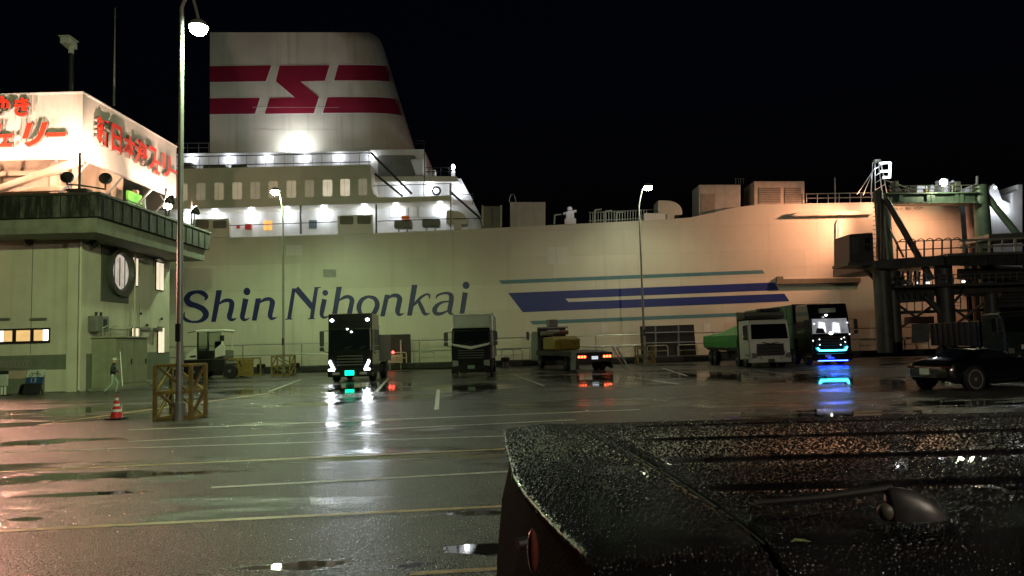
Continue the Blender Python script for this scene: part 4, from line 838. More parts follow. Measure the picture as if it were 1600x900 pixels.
cage('small dim yellow cage round the lamp pole before the dark ramp panel', (P(1008,566,58.5).x, 58.5, 0), 1.3, 1.4)
# ================================================================== VEHICLES
WH = {}
def wheel(root, x, y, r=.5, w=.32, rim=rimm, spokes=0):
    key = (round(r, 2), round(w, 2), rim.name, spokes, x > 0)
    s = 1 if x > 0 else -1
    if key not in WH:
        q = MB(); ri = .80 if spokes else .62; q.lathe([(r*ri, -w/2), (r*.93, -w/2), (r, -w/2+.05), (r, w/2-.05), (r*.93, w/2), (r*ri, w/2)], (0,0,0), 'X', 28); a = q.build('wheel', tyrem, None, smooth=True, sharp=50)
        q = MB()
        if spokes:
            q.lathe([(r*.80, s*w*.1), (r*.82, s*w*.50), (r*.72, s*w*.50), (r*.72, s*w*.1)], (0,0,0), 'X', 32)
            for k in range(spokes):
                t = 2*math.pi*k/spokes+.3
                for e in (-.16, .16):
                    q.bar((s*w*.42, r*.1*math.cos(t), r*.1*math.sin(t)), (s*w*.42, r*.70*math.cos(t+e), r*.70*math.sin(t+e)), r*.10, w*.12)
            q.lathe([(.001, s*w*.5), (r*.16, s*w*.5), (r*.17, s*w*.3)], (0,0,0), 'X', 16)
        else:
            q.lathe([(r*.64, s*w*.45), (r*.56, s*w*.42), (r*.5, s*w*.15), (r*.26, s*w*.2), (r*.24, s*w*.52), (.001, s*w*.54)], (0,0,0), 'X', 24)
            for k in range(8):
                t = 2*math.pi*k/8; q.lathe([(.03, s*w*.15), (.03, s*w*.26), (.001, s*w*.27)], (0, r*.38*math.cos(t), r*.38*math.sin(t)), 'X', 6)
        b = q.build('rim', rim, None, smooth=True)
        WH[key] = (a, b); a.parent = root; b.parent = a; a.location = (x, y, r); return a
    a0, b0 = WH[key]; a = a0.copy(); col.objects.link(a); a.parent = root; a.location = (x, y, r); b = b0.copy(); col.objects.link(b); b.parent = a
    return a
def lb(root, x0, x1, y0, y1, z0, z1, name, m, bevel=.0, parent=None): return MB().box(x0, x1, y0, y1, z0, z1).build(name, m, parent or root, local=True, bevel=bevel)
def plate(root, x, y, z, s, m, tm, w=.40, h=.20):
    p = lb(root, x-w/2, x+w/2, y-.02, y, z-h/2, z+h/2, 'license_plate', m)
    me = letter(s, 'digits', (x-w*.4, y-.026, z-h*.3), (1,0,0), (0,0,1), w*.8, h*.6, (0,-1,0), [tm], p)
    return p
def cab(root, w, top, length, paint, wz0, wz1, rake=.18, bot=.42, roofback=0.0, glass=glassd, bumper=None, side=True):
    h = w/2
    body = MB().yz([(.06, bot), (0, bot+.12), (0, wz0), (rake, wz1), (rake+.12+roofback, top), (length, top), (length, bot)], -h, h).build('cab', paint, root, local=True, bevel=.08, seg=3)
    n = Vector((0, -(wz1-wz0), rake)).normalized()
    a = [Vector((x, y, z))+n*.012 for x, y, z in ((-h+.1, .01, wz0+.02), (h-.1, .01, wz0+.02), (h-.16, rake-.01, wz1-.05), (-h+.16, rake-.01, wz1-.05))]
    MB().prism(a, n*.012).build('windshield', glass, root, local=True)
    for s in (-1, 1):
        MB().prism([(s*(h+.004), .22, wz0-.02), (s*(h+.004), 1.05, wz0+.10), (s*(h+.004), 1.05, wz1-.12), (s*(h+.004), rake+.16, wz1-.12)], (s*.01, 0, 0)).build('side_window', glassd, root, local=True)
        dr = MB().bar((s*(h+.008), .16, bot+.15), (s*(h+.008), .16, wz0), .02).build('door_seam', blackm, root, local=True)
        MB().box(min(s*h, s*(h+.05)), max(s*h, s*(h+.05)), .95, 1.12, wz0-.22, wz0-.17).build('door_handle', chrome, root, local=True)
        for k in range(2): lb(root, s*h-.02 if s > 0 else s*h-.05, s*h+.05 if s > 0 else s*h+.02, .35, .95, bot+.02+k*.28, bot+.07+k*.28, 'step', darksteel)
    lb(root, -h-.01, h+.01, -.10, .55, bot-.15, bot+.28, 'bumper', bumper or paint, .05)
    for s in (-1, 1):
        q = MB(); q.tube([(s*h, .15, wz1-.1), (s*(h+.30), -.10, wz1-.1), (s*(h+.30), -.10, wz0+.0), (s*h, .15, wz0-.1)], .025, 6); q.build('mirror_arm', darksteel, root, local=True)
        for z0, z1 in ((wz0+.25, wz1-.12), (wz0-.02, wz0+.20)): MB().box(s*(h+.30)-.12, s*(h+.30)+.12, -.13, -.03, z0, z1).build('mirror', darksteel, root, local=True, bevel=.03)
    for k in (-.45, .35): MB().bar((k, -.004+.01, wz0+.04), (k+.55, rake*.35-.03, wz0+.22), .03, .02).build('wiper', blackm, root, local=True)
    return body
def headlight(root, pts, y, m, name='headlight', d=.03):
    return MB().prism([(x, y-d, z) for x, z in pts], (0, d, 0)).build(name, m, root, local=True)
ledw = em('led_white', (.95, .97, 1.0), 14); ledg = em('green_plate_glow', (.0, .75, .42), 3.2); ledd = mk('plate_ink', (.0, .08, .05), .5)
platew = mk('plate_white', (.62,.64,.60), .5); ink = mk('plate_green_ink', (.02,.12,.05), .5)
lensd = mk('headlamp_lens', (.25,.26,.27), .1, .3)
truckgrey = mk('truck_body_grey', (.30,.32,.29), .45, var=.15, streak=.25)
chassism = mk('truck_chassis', (.02,.02,.02), .6, var=.3)
def chassis(root, y0, y1, axles, r=.5, half=1.02):
    for s in (-1, 1): lb(root, s*.42-.05, s*.42+.05, y0, y1, .65, .9, 'chassis_rail', chassism)
    for y in axles:
        for s in (-1, 1): wheel(root, s*half, y, r)
    lb(root, -.9, .9, y0+.2, y0+.3, .45, .9, 'cross_member', chassism)
    for s in (-1, 1): lb(root, s*1.05-.06, s*1.05+.06, (y0+y1)/2-.9, (y0+y1)/2+.8, .45, .85, 'side_guard', darksteel, .02)

# black truck with lit headlights
a = G(546, 599); a = P(547, 598, 41.0)
t1 = thing('cargo_truck', 'tall black truck with blazing headlights and glowing green number plate facing the camera', 'truck', (a.x, 41.0, 0))
cab(t1, 2.42, 3.78, 2.3, blackpaint, 1.75, 2.95, .10, .45, -.11)
for s in (-1, 1):
    headlight(t1, [(s*1.14, 1.14), (s*1.05, 1.24), (s*.80, .72), (s*.84, .63), (s*1.16, .66), (s*1.14, .74), (s*.95, .76)], -.115, ledw)
    MB().ell((s*.98, .05, 3.42), .11, .06, .09, 10, 7).build('marker_lamp', em('marker_white', (.85,.92,1), 9), t1, local=True, smooth=True)
    light('SPOT', (s*.98, -.35, .9), 160, WHITE, t1, target=(s*.98, -12, -.6), angle=70, local=True)
    lb(t1, s*.75-.2, s*.75+.2, -.12, -.1, .42, .56, 'fog_lamp', lensd, .02)
for k in range(4): lb(t1, -.7, .7, -.03, .0, .92+k*.16, .99+k*.16, 'grille_bar', darksteel, .01)
plate(t1, 0, -.115, .52, '20-19', ledg, ledd, .50, .26)
for x, z in ((-.12, 2.92), (.10, 2.76)): MB().ell((x, -.03, z), .05, .02, .05, 8, 6).build('dash_lamp', em('dash_white', (1,.98,.9), 9), t1, local=True)
lb(t1, -1.0, 1.0, .10, .30, 3.25, 3.4, 'sun_visor', blackpaint, .04)
chassis(t1, 1.2, 6.0, (1.25, 4.6))
bd = lb(t1, -1.23, 1.23, 2.7, 6.2, 1.05, 2.62, 'cargo_body', truckgrey, .03)
for k in range(5): lb(t1, 1.232, 1.26, 2.85+k*.8, 2.92+k*.8, 1.1, 2.58, 'body_post', truckgrey, 0, bd)
for s in (-1, -.3, .3, 1): MB().bar((s*1.1, 2.75, 2.62), (s*1.1, 2.75, 3.1), .06).build('rack_post', darksteel, t1, local=True)
MB().bar((-1.15, 2.75, 3.1), (1.15, 2.75, 3.1), .07).build('rack_bar', darksteel, t1, local=True)
# dark truck with tall box
a = P(737, 594, 42.5)
t2 = thing('cargo_truck', 'unlit dark truck with a pale cargo box rising above its cab', 'truck', (a.x, 42.5, 0))
dkb = mk('navy_black_paint', (.008,.009,.014), .25, var=.2, coat=1.0)
cab(t2, 2.22, 2.85, 2.1, blackpaint, 1.85, 2.72, .22, .45)
MB().prism([(-1.12, -.05, 1.98), (0, -.22, 1.78), (1.12, -.05, 1.98), (1.0, -.05, 1.84), (0, -.2, 1.62), (-1.0, -.05, 1.84)], (0, .05, 0)).build('chrome_visor', mk('visor_alloy', (.50,.50,.47), .4, .2), t2, local=True)
for s in (-1, 1): headlight(t2, [(s*1.06, 1.02), (s*.72, .98), (s*.72, .70), (s*1.06, .66)], -.11, lensd)
for k in range(4): lb(t2, -.75, .75, -.03, .0, 1.1+k*.14, 1.16+k*.14, 'grille_bar', darksteel, .01)
plate(t2, 0, -.115, .62, '31-74', mk('plate_dim', (.10,.16,.12), .5), whitem, .40, .2)
for s in (-.95, .95): lb(t2, s-.12, s+.12, .0, .3, .05, .42, 'mud_flap', blackm)
chassis(t2, 1.2, 10, (1.2, 8.2))
bx = lb(t2, -1.22, 1.22, 2.25, 10.4, 1.05, 3.72, 'cargo_box', truckgrey, .02)
lb(t2, -1.0, 1.0, 2.20, 2.247, 2.95, 3.62, 'front_panel', mk('front_panel_grey', (.34,.36,.35), .5, streak=.3), 0, bx)
for s in (-1.2, 1.2): lb(t2, s-.05, s+.05, 2.17, 2.246, 1.05, 3.76, 'corner_post', whitem, 0, bx)
lb(t2, -1.24, 1.24, 2.17, 2.246, 3.67, 3.76, 'corner_post', whitem, 0, bx)
# equipment carrier seen from behind, tail lamps lit
a = P(930, 580, 47.5)
t3 = thing('low_loader_truck', 'low loader truck seen from behind with red tail lamps and lowered tail ramps', 'truck', (a.x, 47.5, 0), R_(14))
lb(t3, -1.2, 1.2, 0, .12, .55, 1.15, 'tail_board', chassism, .03)
tl = em('tail_red', (1.0, .10, .03), 9.0)
for s in (-1, 1):
    for k in range(3): lb(t3, s*.85-.27+k*.19, s*.85-.13+k*.19, -.03, 0, .84, .98, 'tail_lamp', tl)
plate(t3, 0, -.02, .84, '62-49', em('plate_lit', (.75,.82,.9), .8), ink, .42, .2)
MB().yz([(0, .95), (0, 1.18), (3.2, 1.3), (9.5, 1.3), (9.5, .95)], -1.2, 1.2).build('load_deck', chassism, t3, local=True)
for s in (-1, 1):
    MB().yz([(-.1, .12), (0, .9), (1.3, 1.05), (1.3, .3)], s*1.15-.06, s*1.15+.06).build('tail_gusset', chassism, t3, local=True)
for k in (0, .28): MB().bar((1.25+k, .1, 1.45), (1.75+k, -.75, .04), .10, .05).build('tail_ramp', mk('ramp_alloy', (.42,.43,.38), .35, .6), t3, local=True)
MB().bar((-1.3, .2, 1.3), (-1.5, -.1, .1), .34, .1).build('tail_ramp', greysteel, t3, local=True)
for y in (1.4, 2.5, 8.8):
    for s in (-1, 1): wheel(t3, s*1.0, y, .45)
eng = mk('machine_yellow', (.28,.20,.03), .5, var=.4, scale=3)
lb(t3, -1.15, 1.05, 9.0, 9.2, 1.3, 3.0, 'headboard', chassism, .02)
MB().yz([(5.5,1.32),(5.3,2.1),(6.2,2.3),(8.4,2.25),(8.5,1.32)], -.95, .95).build('loaded_engine_cover', eng, t3, local=True, bevel=.12)
for x, z, m in ((-.7,2.55,railm),(-.2,2.65,railm),(.5,2.6,mk('rust_tank',(.16,.05,.03),.6)),(.2,2.45,darksteel)): MB().tube([(x-.45, 8.2, z), (x+.45, 8.2, z)], .17, 10).build('hydraulic_pipe', m, t3, local=True)
lb(t3, -1.2, 1.2, 8.9, 9.0, 2.95, 3.06, 'gantry_bar', railm); lb(t3, -.35, .35, 8.7, 9.4, 3.06, 3.6, 'roof_unit', greysteel, .05)
MB().yz([(9.3,.5),(9.3,2.6),(9.6,2.75),(11,2.75),(11.3,1.8),(11.3,.5)], -1.1, 1.1).build('cab', mk('cab_grey', (.16,.17,.17), .4), t3, local=True, bevel=.08)
MB().tube([(-1.15, 10.6, 2.5), (-1.55, 10.6, 2.5)], .03, 6).build('mirror_arm', chrome, t3, local=True); lb(t3, -1.68, -1.42, 10.5, 10.6, 2.1, 2.75, 'mirror', chrome, .03)
# white tipper with green tarpaulin
t4 = thing('dump_truck', 'white tipper truck with green tarpaulin over its load, parked with lamps off', 'truck', (P(1205, 572, 45.5).x, 45.5, 0))
wcab = mk('white_cab_paint', (.74,.76,.68), .35, var=.1, coat=.5)
cab(t4, 2.45, 2.92, 2.2, wcab, 1.72, 2.70, .20, .45, bumper=mk('bumper_grey', (.5,.52,.48), .35))
gr = MB().prism([(-.82, -.02, 1.45), (.82, -.02, 1.45), (.86, -.02, .75), (.55, -.02, .52), (-.55, -.02, .52), (-.86, -.02, .75)], (0, .018, 0)).build('grille', darksteel, t4, local=True)
for k in range(4): MB().box(-.76+.02*k, .76-.02*k, -.07, -.023, .74+k*.19, .85+k*.19).build('grille_bar', chrome, gr, local=True, bevel=.015)
MB().prism([(-.5, -.07, 1.52), (0, -.1, 1.40), (.5, -.07, 1.52), (.5, -.07, 1.56), (0, -.1, 1.47), (-.5, -.07, 1.56)], (0, .05, 0)).build('grille_trim', chrome, gr, local=True)
for s in (-1, 1): headlight(t4, [(s*1.18, .92), (s*.92, .86), (s*.84, .62), (s*1.16, .56)], -.11, lensd); MB().bar((s*.9, -.11, .98), (s*.55, -.11, .5), .05, .03).build('bumper_trim', chrome, t4, local=True)
plate(t4, 0, -.115, .42, '55-08', darksteel, ink)
MB().ell((.45, .0, 1.84), .05, .03, .05, 8, 6).build('dash_glint', mk('bright_chrome', (.9,.9,.9), .05, 1.0), t4, local=True)
chassis(t4, 1.2, 10.6, (1.15, 2.75, 8.2, 9.4), .5, 1.06)
bodyg = mk('tipper_body_grey', (.20,.22,.19), .5, var=.2, streak=.4)
tb_ = MB().xz([(-1.0, .98), (1.0, .98), (1.22, 1.2), (1.22, 1.86), (-1.22, 1.86), (-1.22, 1.2)], 2.4, 10.8).build('tipper_body', bodyg, t4, local=True, bevel=.03)
for k in range(9): lb(t4, -1.27, -1.222, 2.6+k*.92, 2.72+k*.92, 1.15, 1.7, 'body_rib', bodyg, 0, tb_)
tarp = mk('green_tarpaulin', (.055,.30,.05), .5, var=.25, scale=1.5, bump=.4, bscale=5)
rows = []
for i in range(19):
    y = 2.5+8.45*i/18; s = 1.0+.05*math.sin(i*1.7); ridge = 2.25+.42*max(0, 1-abs(y-6.8)/3.2)
    rows.append([Vector((x*1.27, y, z+random.uniform(-.02,.02))) for x, z in ((-1.0, 1.22+.03*math.sin(i*2.1)), (-1.01, 1.6), (-.98, 2.02), (-.5, 2.02+(ridge-2.02)*.55), (0, ridge), (.5, 2.02+(ridge-2.02)*.55), (.98, 2.02), (1.01, 1.6), (1.0, 1.25))])
MB().grid(rows).build('tarpaulin', tarp, t4, local=True)
dv = MB().yz([(2.3, .95), (2.3, 2.9), (.9, 3.02), (.75, 3.2), (.75, 3.42), (2.5, 3.5), (2.5, .95)], -1.24, 1.24).build('cab_protector', mk('olive_steel', (.07,.075,.055), .5, var=.3), t4, local=True, bevel=.04)
lb(t4, -.2, 1.1, .95, 1.7, 3.46, 3.64, 'rolled_sheet', mk('rolled_sheet_black', (.02,.02,.02), .7), .05, dv)
# black truck with blue light bar
t5 = thing('articulated_truck', 'black chrome-trimmed truck with cyan light bar, lit windshield and green trailer', 'truck', (P(1301, 570, 46.5).x, 46.5, 0))
cabin_lit = em('lit_cab_interior', (.80,.82,.92), .20, .9)
cab(t5, 2.48, 3.85, 2.4, blackpaint, 1.95, 2.95, .15, .45, .12, glass=cabin_lit)
lb(t5, -.62, .42, .06, .24, 3.30, 3.56, 'destination_panel', mk('panel_pale', (.30,.34,.29), .4), .02)
for z, x0 in ((2.30, -.78), (2.25, .1)): MB().prism([(x0, .0, z-.2), (x0+.5, .0, z-.25), (x0+.45, .03, z+.35), (x0+.08, .03, z+.42)], (0, -.02, 0)).build('cab_curtain', em('curtain_lit', (.9,.92,1.0), 1.3, .4), t5, local=True)
MB().prism([(-.95, -.015, 2.0), (-.35, -.015, 1.98), (-.45, .01, 2.3), (-.85, .01, 2.33)], (0, -.02, 0)).build('seat_silhouette', blackm, t5, local=True)
cyan = em('cyan_led', (.05, .72, 1.0), 14); blue = em('blue_underglow', (.015, .04, 1.0), 45)
q = MB(); 
for p, r in (((-.92, 1.10), (-.80, .92)), ((-.80, .92), (.80, .92)), ((.80, .92), (.92, 1.14))): q.bar((p[0], -.13, p[1]), (r[0], -.13, r[1]), .05, .075)
q.build('light_bar', cyan, t5, local=True)
lb(t5, -.85, .95, -.06, .10, .26, .31, 'underglow_strip', blue)
light('AREA' if False else 'POINT', (0, -.3, .35), 14, (.02,.06,1.0), t5, local=True, size=.3)
for x, z, s in ((0, 1.98, .09), (-.25, 3.12, .06)): MB().ell((x, -.04, z), s*1.3, .03, s, 10, 7).build('emblem_lamp', em('emblem_white', (1,.98,.92), 9), t5, local=True)
gr = lb(t5, -.98, .98, -.03, -.003, 1.2, 1.78, 'grille', darksteel)
for k in range(3): lb(t5, -.9, .9, -.05, -.032, 1.25+k*.19, 1.31+k*.19, 'grille_bar', chrome if k == 1 else blackpaint, .01, gr)
mk_l = em('marker_dot', (.9,.95,1), 5)
for x, z in ((-.75,1.62),(-.75,1.28),(.62,1.62),(.80,1.70),(.85,1.42),(.55,1.26),(-1.02,2.6),(1.05,2.62),(1.15,1.9),(-1.15,1.55)): MB().ell((x, -.05, z), .035, .02, .035, 8, 6).build('marker_lamp', mk_l, t5, local=True)
for s in (-1, 1):
    headlight(t5, [(s*1.16, 1.0), (s*.98, .95), (s*.98, .70), (s*1.16, .66)], -.11, chrome)
    for k in range(4): MB().ell((s*1.26, .5+k*.5, .75), .04, .05, .04, 8, 6).build('marker_lamp', chrome, t5, local=True)
    MB().tube([(s*1.26, -.05, .55), (s*1.26, .9, .55)], .04, 8).build('chrome_pipe', chrome, t5, local=True)
plate(t5, -.3, -.115, .58, '19-02', platew, ink, .36, .16)
lb(t5, -1.2, 1.2, -.115, -.103, .42, .50, 'chrome_lip', chrome)
chassis(t5, 1.2, 12.5, (1.25, 3.2, 9.6, 10.8))
gt = mk('green_trailer', (.06,.16,.07), .5, var=.15, scale=1, streak=.3)
tr = lb(t5, -1.25, 1.25, 2.9, 13.0, 1.0, 3.95, 'trailer_body', gt, .03)
for k in range(12): lb(t5, -1.28, -1.252, 3.1+k*.83, 3.16+k*.83, 1.05, 3.9, 'trailer_rib', gt, 0, tr)
lb(t5, -1.27, 1.27, 2.84, 2.897, 1.0, 3.98, 'trailer_front_frame', chassism, 0, tr)
# dark tipper at the right, facing right
t6 = thing('dump_truck', 'unlit dark tipper truck with ribbed bed behind the sports car', 'truck', (P(1608, 575, 41.0).x, 41.0, 0), R_(-2))
dkg = mk('dark_green_black', (.02,.032,.026), .25, var=.3, coat=.8)
cab(t6, 2.4, 2.85, 2.1, dkg, 1.75, 2.65, .2, .45)
plate(t6, -.2, -.115, .95, '41-16', platew, ink, .42, .24)
for s in (-1, 1): headlight(t6, [(s*1.1, .92), (s*.8, .88), (s*.8, .64), (s*1.1, .6)], -.11, lensd)
lb(t6, -1.2, 1.2, .2, .45, 2.85, 2.92, 'cab_visor', chassism)
chassis(t6, 1.2, 7.6, (1.2, 5.6, 6.8))
bd = MB().yz([(2.3,1.0),(2.3,2.45),(7.9,2.45),(7.7,1.0)], -1.22, 1.22).build('tipper_bed', mk('tipper_navy', (.012,.014,.025), .4, var=.3), t6, local=True, bevel=.03)
for k in range(9):
    for s in (-1, 1): lb(t6, s*1.25-.03, s*1.25+.03, 2.5+k*.62, 2.62+k*.62, 1.05, 2.42, 'bed_rib', mk('tipper_navy_rib', (.016,.018,.03), .4), 0, bd)
for x in (-.3, .2): MB().ell((-1.25, 2.3+x, .9), .06, .06, .06, 8, 6).build('side_reflector', whitem, t6, local=True)
# black sports coupe
t7 = thing('sports_car', 'low black sports coupe with star-spoke alloy wheels in front of the dark tipper', 'car', (P(1452, 607, 24.3).x, 24.3, 0), R_(-72))
def car_body(stations, name, m, root, smooth=True, sharp=40):
    rows = []
    for y, w, zb_, zs, zt, wt in stations:                          # along the car: y, half width, sill, shoulder, top, half width of the top
        r = []
        for s in (-1, 1):
            pr = [(w*.86, zb_), (w*.97, zb_+(zs-zb_)*.25), (w, zb_+(zs-zb_)*.6), (w*.96, zs), ((w*.94+wt)/2+.02, zs+(zt-zs)*.45), (wt, zs+(zt-zs)*.88), (wt*.75, zt-.0), (wt*.3, zt+.015)]
            r += [Vector((s*x, y, z)) for x, z in (pr if s < 0 else pr[::-1])]
        rows.append(r)
    q = MB(); q.grid(rows); q.add(rows[0], [list(range(16))]); q.add(rows[-1], [list(range(16))[::-1]])
    return q.build(name, m, root, local=True, smooth=smooth, sharp=sharp)
# y from the tail (0) to the nose (4.5); the tail points to the left in the photo
st = [(-.02,.72,.42,.74,.80,.60),(.06,.80,.30,.80,.90,.62),(.25,.86,.25,.88,.97,.64),(.5,.90,.22,.92,1.02,.66),(.8,.93,.20,.93,1.10,.62),(1.15,.94,.20,.92,1.20,.58),(1.55,.93,.19,.91,1.28,.56),(1.95,.92,.19,.90,1.31,.56),(2.35,.91,.19,.90,1.28,.57),(2.7,.91,.19,.90,1.16,.60),(3.0,.91,.19,.90,1.00,.66),(3.3,.92,.20,.88,.93,.68),(3.8,.91,.21,.82,.86,.64),(4.2,.86,.23,.72,.76,.58),(4.42,.74,.28,.60,.62,.5)]
car = car_body(st, 'body', blackpaint, t7)
for s in (-1, 1):
    MB().prism([(s*.80, 1.2, .99), (s*.80, 2.75, .98), (s*.66, 2.35, 1.20), (s*.65, 1.8, 1.23), (s*.68, 1.35, 1.14)], (s*.06, 0, .02)).build('side_window', glassd, t7, local=True)
    for y in (.86, 3.45): wheel(t7, s*.855, y, .37, .26, mk('alloy_rim', (.62,.58,.60), .4, .3), 5)
    for y in (.86, 3.45):
        q = MB(); q.lathe([(.42, -.03), (.42, .03), (.385, .03), (.385, -.03)], (s*.93, y, .37), 'X', 28); q.build('wheel_arch', blackm, t7, local=True, smooth=True)
    lb(t7, s*.66-.15, s*.66+.15, -.03, .02, .72, .80, 'tail_lamp', mk('tail_lamp_off', (.09,.012,.012), .15), .02)
    MB().ell((s*1.0, 2.85, 1.0), .10, .07, .07, 10, 7).build('mirror', blackpaint, t7, local=True, smooth=True)
    lb(t7, s*.945-.01, s*.945+.01, 1.5, 2.7, .30, .34, 'sill_trim', chrome)
    MB().lathe([(.05, -.06), (.05, .1), (.04, .1), (.04, -.06)], (s*.5, -.02, .30), 'Y', 12).build('exhaust', chrome, t7, local=True)
plate(t7, -.12, -.025, .62, '37-30', platew, ink, .36, .2)
MB().prism([(-.52, .62, 1.05), (.52, .62, 1.05), (.48, 1.45, 1.285), (-.48, 1.45, 1.285)], (0, -.01, .02)).build('rear_window', glassd, t7, local=True)
lb(t7, -.68, .68, .02, .16, .905, .93, 'tail_spoiler', blackpaint, .01)
for p in ((.95, 1.9, .62), (.95, 2.35, .63)): MB().ell((p[0]*-1, p[1], p[2]), .02, .06, .02, 8, 6).build('door_handle', chrome, t7, local=True)
# yard tractor, seen from its side, facing left
yt = thing('terminal_tractor', 'small white and black terminal tractor parked before the word on the ferry', 'tractor', (P(322, 592, 52).x, 52.0, 0))
X0 = P(287, 570, 52).x - yt.location.x
mwh = mk('tractor_white', (.82,.84,.76), .4, var=.1)
lb(yt, X0, X0+2.9, 0, 2.3, .45, 1.35, 'chassis_body', blackpaint, .05); lb(yt, X0+2.9, X0+4.3, .6, 1.7, .6, .95, 'chassis_frame', chassism, .04)
MB().xz([(X0+.05, 1.36), (X0+.15, 1.75), (X0+.85, 2.2), (X0+.85, 1.36)], .1, 2.2).build('hood', mwh, yt, local=True, bevel=.04)
MB().xz([(X0+.35, 1.5), (X0+.42, 1.62), (X0+.80, 1.66), (X0+.80, 1.5)], .08, .098).build('hood_grille', blackm, yt, local=True)
cx0, cx1 = X0+.85, X0+2.7
lb(yt, cx0, cx1, .15, 2.1, 1.36, 1.95, 'cab_lower', blackpaint, .03)
for x in (cx0+.05, cx1-.08):
    for y in (.2, 2.0): MB().bar((x, y, 1.9), (x, y, 3.25), .10).build('cab_pillar', mwh if x > cx0+.5 else blackpaint, yt, local=True)
MB().bar((cx0+.75, .2, 1.9), (cx0+.75, .2, 3.25), .08).build('cab_pillar', blackpaint, yt, local=True)
gl = bpy.data.materials.new('clear_glass'); gl.use_nodes = True; b_ = gl.node_tree.nodes['Principled BSDF']; b_.inputs['Transmission Weight'].default_value = 1; b_.inputs['Roughness'].default_value = .02; b_.inputs['Base Color'].default_value = (.55,.62,.55,1); b_.inputs['IOR'].default_value = 1.1
for x0, x1 in ((cx0+.1, cx0+.70), (cx0+.80, cx1-.14)): lb(yt, x0, x1, .19, .205, 1.95, 3.2, 'side_window', gl)
lb(yt, cx0-.1, cx1+.06, .1, 2.15, 3.25, 3.42, 'cab_roof', mwh, .06)
MB().xz([(cx1-.55, 1.45), (cx1+.15, 1.6), (cx1+.15, 2.25), (cx1-.05, 2.45), (cx1-.55, 2.05)], .06, .14).build('door_panel', mwh, yt, local=True, bevel=.02)
lb(yt, cx1-.18, cx1+.12, -.05, .05, 2.6, 3.0, 'mirror', blackm, .03); MB().bar((cx0-.7, .3, 3.25), (cx0, .3, 3.35), .05).build('work_lamp_arm', darksteel, yt, local=True)
lb(yt, cx0+.95, cx0+1.4, .8, 1.3, 1.9, 2.6, 'seat', blackm, .08); MB().tube([(cx0+.3, 1.0, 1.9), (cx0+.45, 1.0, 2.5)], .04, 6).build('steering_column', blackm, yt, local=True)
for x in (X0+.75, X0+3.25):
    for y in (.05, 2.2):
        q = MB(); s = -1 if y < 1 else 1; q.lathe([(.3, -.16), (.47, -.16), (.5, -.1), (.5, .1), (.47, .16), (.3, .16)], (x, y, .5), 'Y', 24); w_ = q.build('wheel', tyrem, yt, local=True, smooth=True)
        MB().lathe([(.31, s*.14), (.26, s*.05), (.12, s*.08), (.10, s*.2), (.001, s*.21)], (x, y, .5), 'Y', 20).build('rim', rimm, w_, local=True, smooth=True)
lb(yt, X0+2.9, X0+3.6, .02, 2.2, 1.02, 1.10, 'mudguard', railm, .03)
# yellow gooseneck rack beside it
yr = thing('gooseneck_rack', 'yellow steel gooseneck frame standing behind the terminal tractor', 'steel frame', (P(380, 590, 52.5).x, 52.5, 0))
for x in (-1.4, -.6, .65): 
    for y in (0, 1.6): lb(yr, x-.05, x+.05, y, y+.1, 0, 1.35, 'post', yellowm, .01)
for y in (0, 1.6):
    for z in (.15, 1.32): lb(yr, -1.35, .7, y+.003, y+.09, z-.05, z+.05, 'rail', yellowm)
lb(yr, -.5, .6, .02, .06, .2, 1.26, 'side_plate', yellowm, .02); lb(yr, -1.3, -.65, .02, .06, .2, .75, 'side_plate', greysteel, .02)
MB().bar((-.3, -.02, 1.2), (-.1, -.02, .75), .06).build('hook', blackm, yr, local=True)
# ================================================================== SMALL THINGS ON THE QUAY AND YARD
# white hoop barriers on the quay kerb
hoopm = mk('hoop_white', (.46,.48,.43), .4, .1, var=.2)
def hoop_mesh(w, h):
    q = MB(); r = .16; pts = [Vector((-w/2, 0, 0)), Vector((-w/2, 0, h-r))] + [Vector((-w/2+r-r*math.cos(R_(t)), 0, h-r+r*math.sin(R_(t)))) for t in (30, 60, 90)] + [Vector((w/2-r+r*math.sin(R_(t)), 0, h-r+r*math.cos(R_(t)))) for t in (0, 30, 60, 90)] + [Vector((w/2, 0, 0))]
    q.tube(pts, .045, 8); return q
hoops = [(447,16),(490,16),(618,34),(662,32),(787,30),(800,32),(843,30),(927,28),(947,28),(982,30),(1028,32),(1075,30),(1360,31),(1399,31),(1424,17),(1444,17)]
NH = len(hoops); first = {}
for i, (px, wpx) in enumerate(sorted(hoops)):
    a = P(px, 560, QY+.35); w_ = wpx*61.3/1160.0
    t = thing('hoop_barrier', 'white tubular hoop barrier on the quay kerb, %s from the left' % ORD[i], 'barrier', (a.x, QY+.35, .52), group='white hoop barriers along the quay kerb')
    if wpx not in first:
        h_ = hoop_mesh(w_, .86).build('hoop', hoopm, t, local=True, smooth=True); b_ = MB().tube([(-w_/2, 0, .42), (w_/2, 0, .42)], .03, 6).build('cross_bar', hoopm, t, local=True); first[wpx] = (h_, b_)
    else:
        for o in first[wpx]: c = o.copy(); col.objects.link(c); c.parent = t
# long grey quay railing behind them
qr = thing('quay_railing', 'long grey two-bar railing running along the quay edge below the ferry', 'railing', (0, 63.2, .4))
for z in (1.45, 2.35): MB().tube([(-34, 63.2, z), (36, 63.2, z)], .05, 6).build('rail', railm, qr)
for x in range(-33, 37, 5): MB().tube([(x, 63.2, .4), (x, 63.2, 2.35)], .06, 6).build('post', railm, qr)
